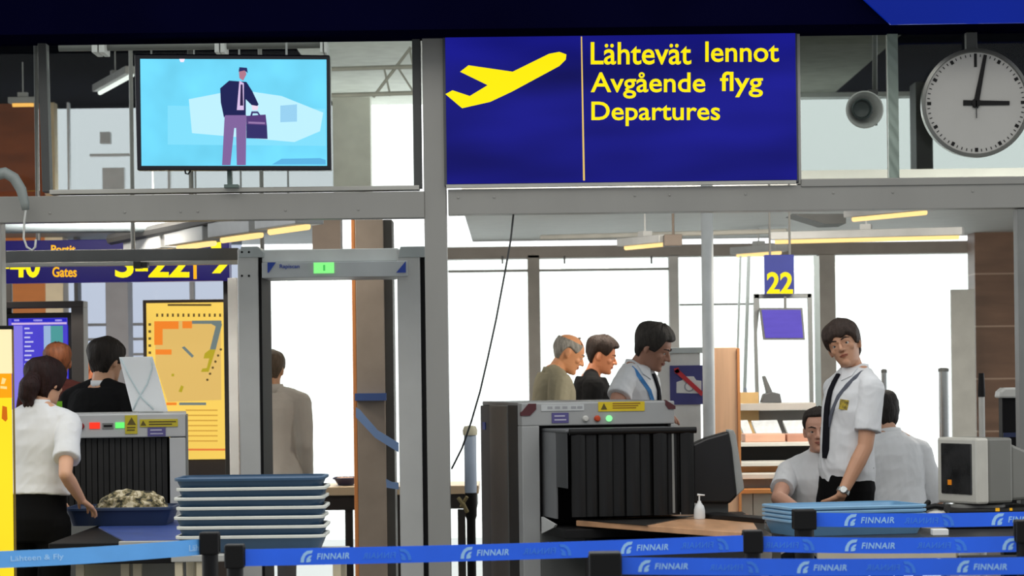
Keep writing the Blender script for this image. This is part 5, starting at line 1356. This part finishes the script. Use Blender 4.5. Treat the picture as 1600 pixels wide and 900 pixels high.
        for key, s_ in (('r', -1), ('l', 1)):
            S, E_, Wr = J[key]
            gm.limb([M @ (Vector((s_ * .038 * wf, .02, 1.462)) * k), M @ (Vector((s_ * .12 * wf, .012, 1.428)) * k), S], [.056 * k, .064 * k, .072 * k])
            gm.limb([S, S.lerp(E_, .5), E_], [.074 * k, .068 * k, .058 * k]); gm.limb([E_, E_.lerp(Wr, .5)], [.058 * k, .053 * k]); gm.tube([E_.lerp(Wr, .4), E_.lerp(Wr, .97)], [.053 * k, .044 * k], 16)
    gme = fuse(gm, kind, max(voxel, .006), 3)
    off = Vector((x * 3.1, d * 1.7, 0)); amp = .0075 if kind == 'shirt' else .006
    nor = [v.normal.copy() for v in gme.vertices]
    for v, nn in zip(gme.vertices, nor):
        c = v.co; q = Vector((c.x * 9 + c.z * 5, c.y * 9 - c.z * 4, c.z * 6)) + off
        v.co = c + nn * amp * (noise.noise(q) + .6 * (1 - abs(noise.noise(q * 2.1))) - .4)
    add({'shirt': 'shirt', 'jacket': 'jacket', 'sweater': 'sweater'}[kind], gme, tm)
    # lower garment
    lm = MB()
    rl = []
    for z, rx, ry, cy in ((.785, .140, .098, .012), (.84, .158, .117, .012), (.90, .170, .121, .014), (.97, .160, .113, .006), (max(1.015, hem + .03), .154, .108, .003)):
        c = M @ (Vector((0, cy, z)) * k); rl.append((c, M.to_3x3() @ Vector((rx * wf + .008, 0, 0)) * k, M.to_3x3() @ Vector((0, ry + .008, 0)) * k))
    lm.rings(rl, 28)
    if bottom[0] == 'skirt':
        lm.rings([(Vector((0, .01, .50 * k)), Vector((.185 * k, 0, 0)), Vector((0, .14 * k, 0))), (Vector((0, .012, .86 * k)), Vector((.182 * wf * k, 0, 0)), Vector((0, .130 * k, 0))), (Vector((0, .012, .95 * k)), Vector((.17 * wf * k, 0, 0)), Vector((0, .124 * k, 0)))], 28)
    else:
        for q in LJ:
            lm.limb([q[0], q[0].lerp(q[1], .5), q[1]], [.096 * k, .084 * k, .068 * k]); lm.limb([q[1], q[1].lerp(q[2], .5)], [.068 * k, .064 * k]); lm.tube([q[1].lerp(q[2], .4), q[2] + Vector((0, 0, .015))], [.065 * k, .062 * k], 18)
    add(bottom[0], fuse(lm, bottom[0], max(voxel, .007), 3), bottom[1])
    for q in LJ:
        f = q[2]; s_ = 1 if f.x > 0 else -1
        sm = MB(); sm.limb([f + Vector((0, .04, -.032)) * k, f + Vector((s_ * .012, -.09, -.045)) * k, f + Vector((s_ * .024, -.185, -.05)) * k], [.043 * k, .042 * k, .031 * k])
        sm.v = [Vector((v.x, v.y, max(v.z, f.z - .085 * k))) for v in sm.v]
        add('shoe', fuse(sm, 'shoe', .008, 2), mat('shoe_black', (18, 17, 17), 0.35))
    return dict(body=body, add=add, M=M, Mh=Mh, MH=MH, J=J, k=k, wf=wf, hp=hp, collar=collar_ring, wings=wings, W2L=W2L, trunk_pt=lambda a, z, ad=.013: trunk_pt(M, k, wf, a, z, ad))
def face_dx(head): return 0.0
def trunk_pt(M, k, wf, a, z, ad=.013):
    """a point on the clothed trunk, a degrees round from the front (+ = person's left), z before scaling"""
    for i in range(len(TORSO) - 1):
        if TORSO[i][0] <= z <= TORSO[i + 1][0]: break
    p, q = TORSO[i], TORSO[i + 1]; u = min(1, max(0, (z - p[0]) / (q[0] - p[0])))
    rx, ry, cy = (p[j] + (q[j] - p[j]) * u for j in (1, 2, 3)); t = math.radians(a)
    return M @ (Vector(((rx * wf + ad) * math.sin(t), cy - (ry + ad) * math.cos(t), z)) * k)
def ribbon(pts, w, th, nrm_from=None):
    """flat strip following pts, w wide across, th thick; pts list of (point, outward normal)"""
    m = MB(); vs = []; n = len(pts)
    for i, (p, nn) in enumerate(pts):
        t = (pts[min(i + 1, n - 1)][0] - pts[max(i - 1, 0)][0]).normalized(); nn = Vector(nn); nn = (nn - t * nn.dot(t)).normalized(); s = t.cross(nn)
        ww = w[i] if isinstance(w, (list, tuple)) else w
        vs += [p - s * ww / 2 - nn * .004, p + s * ww / 2 - nn * .004, p + s * ww / 2 + nn * th, p - s * ww / 2 + nn * th]
    fs = []
    for i in range(n - 1):
        for j in range(4): fs.append((i * 4 + j, i * 4 + (j + 1) % 4, (i + 1) * 4 + (j + 1) % 4, (i + 1) * 4 + j))
    fs += [(3, 2, 1, 0), (n * 4 - 4, n * 4 - 3, n * 4 - 2, n * 4 - 1)]
    return m._add(vs, fs)
def strip_on(pd, path, w, th=.004, ad=.016):
    """ribbon on the clothed trunk: path of (angle, z)"""
    q = []
    for a, z in path:
        p = pd['trunk_pt'](a, z, ad); c = pd['M'] @ (Vector((0, .0, z)) * pd['k']); q.append((p, p - c))
    return ribbon(q, w, th)
def tie(pd, z0=1.46, z1=1.02, mt=None, a=0):
    zs = [z0 - (z0 - z1) * i / 10 for i in range(11)]
    pd['add']('tie', strip_on(pd, [(a, z) for z in zs], [.028 * pd['k'], .030 * pd['k']] + [(.034 + .003 * i) * pd['k'] for i in range(8)] + [.035 * pd['k']], .006, .022), mt, smooth=False)

SHIRT = cloth('shirt_white', (216, 218, 220)); TROUSER = cloth('trousers_black', (9, 9, 10)); TIE = cloth('tie_black', (24, 24, 30)); SUIT = cloth('suit_black', (19, 19, 20), 0.12)
def X(px, d): return P(px, 650, d).x

# woman at the left conveyor
dW = 13.6
pd = person('woman in white short sleeved shirt and black trousers reaching to tray', None, X(57, dW), dW, 1.60, 164, (206, 158, 128), ('long', HAIRDK('hair_dark_red', (32, 11, 10))), head=(-14, -4, 0), neck=14, lean=5, female=True, hem=1.03,
            arms={'r': (P(102, 741, 13.40), P(127, 781, 13.55), P(150, 799, 13.66), (-0.3, 0.25, -1), (10, 16, 14)), 'l': (P(40, 728, 13.86), P(84, 778, 13.92), P(106, 795, 13.98), (0, 0, -1), (14, 16, 14))}, top=('shirt', SHIRT, .70), bottom=('trousers', TROUSER), voxel=.0042)
pd['collar']('collar', SHIRT)
h = pd['hp']; m = MB()
m.limb([h(0, .09, .0), h(.0, .118, -.045), h(0.012, .115, -.085), h(.015, .10, -.125)], [.045, .052, .046, .022], 16)
for q in range(7): m.limb([h(-.02 + .008 * q, .115, -.10), h(-.03 + .011 * q, .11 + .004 * (q % 3), -.145 - .01 * (q % 2))], [.012, .004], 8)
pd['add']('ponytail', fuse(m, 'ponytail', .006, 1), MATS['hair_dark_red'])
pd['add']('hair_clip', MB().limb([h(-.03, .106, .002), h(-.012, .116, -.012), h(.0, .118, -.03)], [.006, .008, .006], 10), mat('clip_silver', (200, 200, 198), 0.25, 0.7))
pd['add']('lanyard', strip_on(pd, [(-62, 1.475), (-40, 1.47), (-15, 1.42), (0, 1.3)], .016, .003, .018), TIE, smooth=False)

# dark suited man behind the left scanner
dS = 15.75
pd = person('dark suited man seen from behind over the left scanner', None, X(155, dS), dS, 1.715, 152, (196, 148, 116), ('full', HAIRDK('hair_black_brown', (34, 28, 24))), head=(-6, 3, 0), lean=4, top=('jacket', SUIT), bottom=('trousers', TROUSER), width=1.12)
pd['collar']('collar', SHIRT, .060, 1.46, 1.502)

# balding man at the flight screen
dB = 17.6
pd = person('balding brown haired man in dark maroon jacket before violet screen', None, X(92, dB), dB, 1.72, 185, (150, 88, 58), ('crop', HAIRDK('hair_thin_brown', (92, 52, 30))), head=(10, 4, 0), top=('jacket', cloth('jacket_maroon', (48, 20, 18))), bottom=('trousers', TROUSER), face=False)
# person half hidden between screen and suited man
dO = 20.0
pd = person('person with ruddy face in pale shirt, half hidden behind dark suited man', None, X(141, dO), dO, 1.66, 120, (206, 128, 92), ('crop', HAIRDK('hair_ginger', (150, 84, 48))), top=('shirt', cloth('shirt_pink_white', (226, 210, 206))), bottom=('trousers', TROUSER), voxel=.008)
pd['collar']('collar', SHIRT)
# man in pale jacket seen through the gate
dJ = 18.3
pd = person('man in pale grey beige jacket seen from behind through detector gate', None, X(424, dJ), dJ, 1.655, 168, (178, 132, 96), ('short', HAIRDK('hair_grey_brown', (84, 72, 58))), head=(6, 6, 0), top=('sweater', cloth('jacket_pale', (172, 168, 160))), bottom=('trousers', cloth('trousers_grey', (84, 84, 86))), width=1.16, arms={'r': 'close', 'l': 'close'})
pd['collar']('collar', cloth('jacket_pale', (172, 168, 160)), .075, 1.45, 1.52, .012)

# three people behind the large scanner
dG = 18.4
pd = person('grey haired balding man in olive beige sweater, walking right', None, X(858, dG), dG, 1.775, 102, (226, 158, 112), ('ring', HAIRDK('hair_grey', (150, 146, 138))), head=(-4, 6, 0), neck=16, lean=5, top=('sweater', cloth('sweater_olive', (152, 146, 124))), bottom=('trousers', cloth('trousers_grey', (84, 84, 86))), voxel=.005)
pd['collar']('collar', cloth('sweater_olive', (152, 146, 124)), .07, 1.46, 1.50)
dY2 = 19.6
pd = person('dark haired young man in black suit, walking right behind staff', None, X(919, dY2), dY2, 1.745, 92, (206, 132, 92), ('quiff', HAIRDK('hair_dark_brown', (46, 34, 28))), head=(-4, 4, 0), neck=8, lean=4, top=('jacket', SUIT), bottom=('trousers', TROUSER), voxel=.005)
pd['collar']('collar', SHIRT, .060, 1.46, 1.502)
dL_ = 16.1
pd = person('staff man in white shirt with blue lanyard, looking down right', None, X(986, dL_), dL_, 1.79, 66, (172, 126, 104), ('full', HAIRDK('hair_charcoal', (54, 50, 46))), head=(8, 8, 0), neck=14, lean=5,
            arms={'r': (P(962, 634, 15.82), P(1016, 640, 15.76), P(1040, 645, 15.75), (0, 0, -1)), 'l': 'hang'}, top=('shirt', SHIRT, .62), bottom=('trousers', TROUSER), voxel=.005)
pd['collar']('collar', SHIRT); pd['wings'](SHIRT); tie(pd, 1.45, 1.05, TIE)
pd['add']('lanyard', strip_on(pd, [(-80, 1.478), (-62, 1.46), (-45, 1.42), (-30, 1.36), (-18, 1.28), (-10, 1.18), (-4, 1.08)], .022, .003, .022), mat('lanyard_blue', (70, 140, 206), 0.6), smooth=False)

# standing guard on the right
dM = 14.5
BROWN = HAIRDK('hair_brown', (58, 46, 40))
pd = person('standing young guard in white shirt and dark tie, hand in pocket', None, X(1319, dM), dM, 1.75, -66, (190, 142, 112), ('fringe', BROWN), head=(52, -21, 3), neck=34, lean=-6, side=0,
            arms={'l': (P(1352, 698, 14.30), P(1316, 771, 14.24), P(1300, 796, 14.37), (-0.4, 0.8, 0), (20, 25, 20)), 'r': (P(1334, 700, 14.74), P(1316, 770, 14.72), P(1306, 795, 14.70), (0, -1, 0))}, top=('shirt', SHIRT, .74), bottom=('trousers', TROUSER), voxel=.0042)
pd['collar']('collar', SHIRT); pd['wings'](SHIRT); tie(pd, 1.455, 1.03, TIE)
pd['add']('lanyard', strip_on(pd, [(100, 1.480), (70, 1.470), (48, 1.44), (34, 1.40), (22, 1.34), (12, 1.26), (4, 1.18)], .018, .003, .020), mat('lanyard_grey', (84, 88, 100), 0.6), smooth=False)
pd['add']('chest_badge', strip_on(pd, [(36, 1.325), (36, 1.275)], .045, .004, .018), mat('badge_yellow_black', (150, 130, 30), 0.5, var=0.9, scale=60), smooth=False)
pd['add']('belt', strip_on(pd, [(a, .985) for a in range(-180, 181, 10)], .034, .004, .014), BLACK, smooth=False)
S_, E_, Wr = pd['J']['l']; dn = (Wr - E_).normalized(); c = Wr - dn * .012
m = MB(); m.lathe([(.029, -.010), (.0335, -.010), (.0335, .010), (.029, .010)], c, dn, 24); 
toward = pd['W2L'].to_3x3() @ Vector((-.25, -1, 0)); toward = (toward - dn * toward.dot(dn)).normalized(); m.lathe([(.0002, .026), (.019, .026), (.019, .037), (.016, .040), (.0002, .040)], c, toward, 24)
pd['add']('wrist_watch', m, mat('watch_silver', (176, 180, 180), 0.25, 0.8), smooth='auto')

# seated guard half hidden, and seated guard seen from behind
def chair(x, d, rz, seat, label):
    r = thing('office_chair', Vector((x, d, 0)), label, 'chair', None, math.radians(rz))
    part(r, 'seat', MB().rings([((0, -.02, seat - .055), (.20, 0, 0), (0, .19, 0)), ((0, -.02, seat - .03), (.225, 0, 0), (0, .215, 0)), ((0, -.02, seat - .002), (.20, 0, 0), (0, .19, 0))], 28), mat('chair_fabric', (38, 40, 46), 0.9), smooth='auto', local=True)
    part(r, 'column', MB().tube([(0, 0, .09), (0, 0, seat - .05)], .026, 16), STEEL_D, smooth='auto', local=True)
    for k in range(5):
        a = 2 * PI * k / 5 + .3; c, s = math.cos(a), math.sin(a)
        l = part(r, 'leg', MB().tube([(0.02 * c, 0.02 * s, .10), (.27 * c, .27 * s, .075)], [.022, .016], 10), BLACK, smooth='auto', local=True)
        part(r, 'caster', MB().lathe([(.026, -.018), (.026, .018)], (.27 * c, .27 * s, .028), (-s, c, 0), 16), RUBBER, smooth='auto', local=True, parent=l)
    return r
dA = 15.25
pd = person('seated guard half hidden behind standing guard, leaning on forearm', None, X(1284, dA), dA, 1.70, -22, (206, 156, 132), ('crop', HAIRDK('hair_short_dark', (48, 42, 38))), head=(14, -6, 0), neck=5, lean=5, seated=.41,
            arms={'r': (P(1216, 779, 15.02), P(1247, 796, 14.80), P(1272, 800, 14.78), (0, 0, -1)), 'l': 'lap'}, top=('shirt', SHIRT, .66), bottom=('trousers', TROUSER), voxel=.005)
pd['collar']('collar', SHIRT)
pd['add']('lanyard', strip_on(pd, [(40, 1.47), (22, 1.43), (12, 1.36), (6, 1.26), (2, 1.14)], .020, .003, .020), TIE, smooth=False)
pd['add']('id_card', strip_on(pd, [(3, 1.14), (3, 1.06)], .058, .004, .022), mat('card_white', (200, 206, 214), 0.4), smooth=False)
chair(X(1284, dA), dA, -22, .41, 'dark office chair under the seated guard leaning on forearm')
dK = 15.75
pd = person('seated black haired guard in white shirt, seen from behind', None, X(1406, dK), dK, 1.76, 204, (190, 146, 120), ('full', HAIRDK('hair_near_black', (30, 26, 25))), head=(14, 2, 0), neck=10, lean=12, seated=.48,
            arms={'r': 'lap', 'l': 'lap'}, top=('shirt', SHIRT, 1.08), bottom=('trousers', TROUSER), voxel=.006)
pd['collar']('collar', SHIRT)
chair(X(1402, dK), dK, 204, .48, 'dark office chair under the seated guard seen from behind')
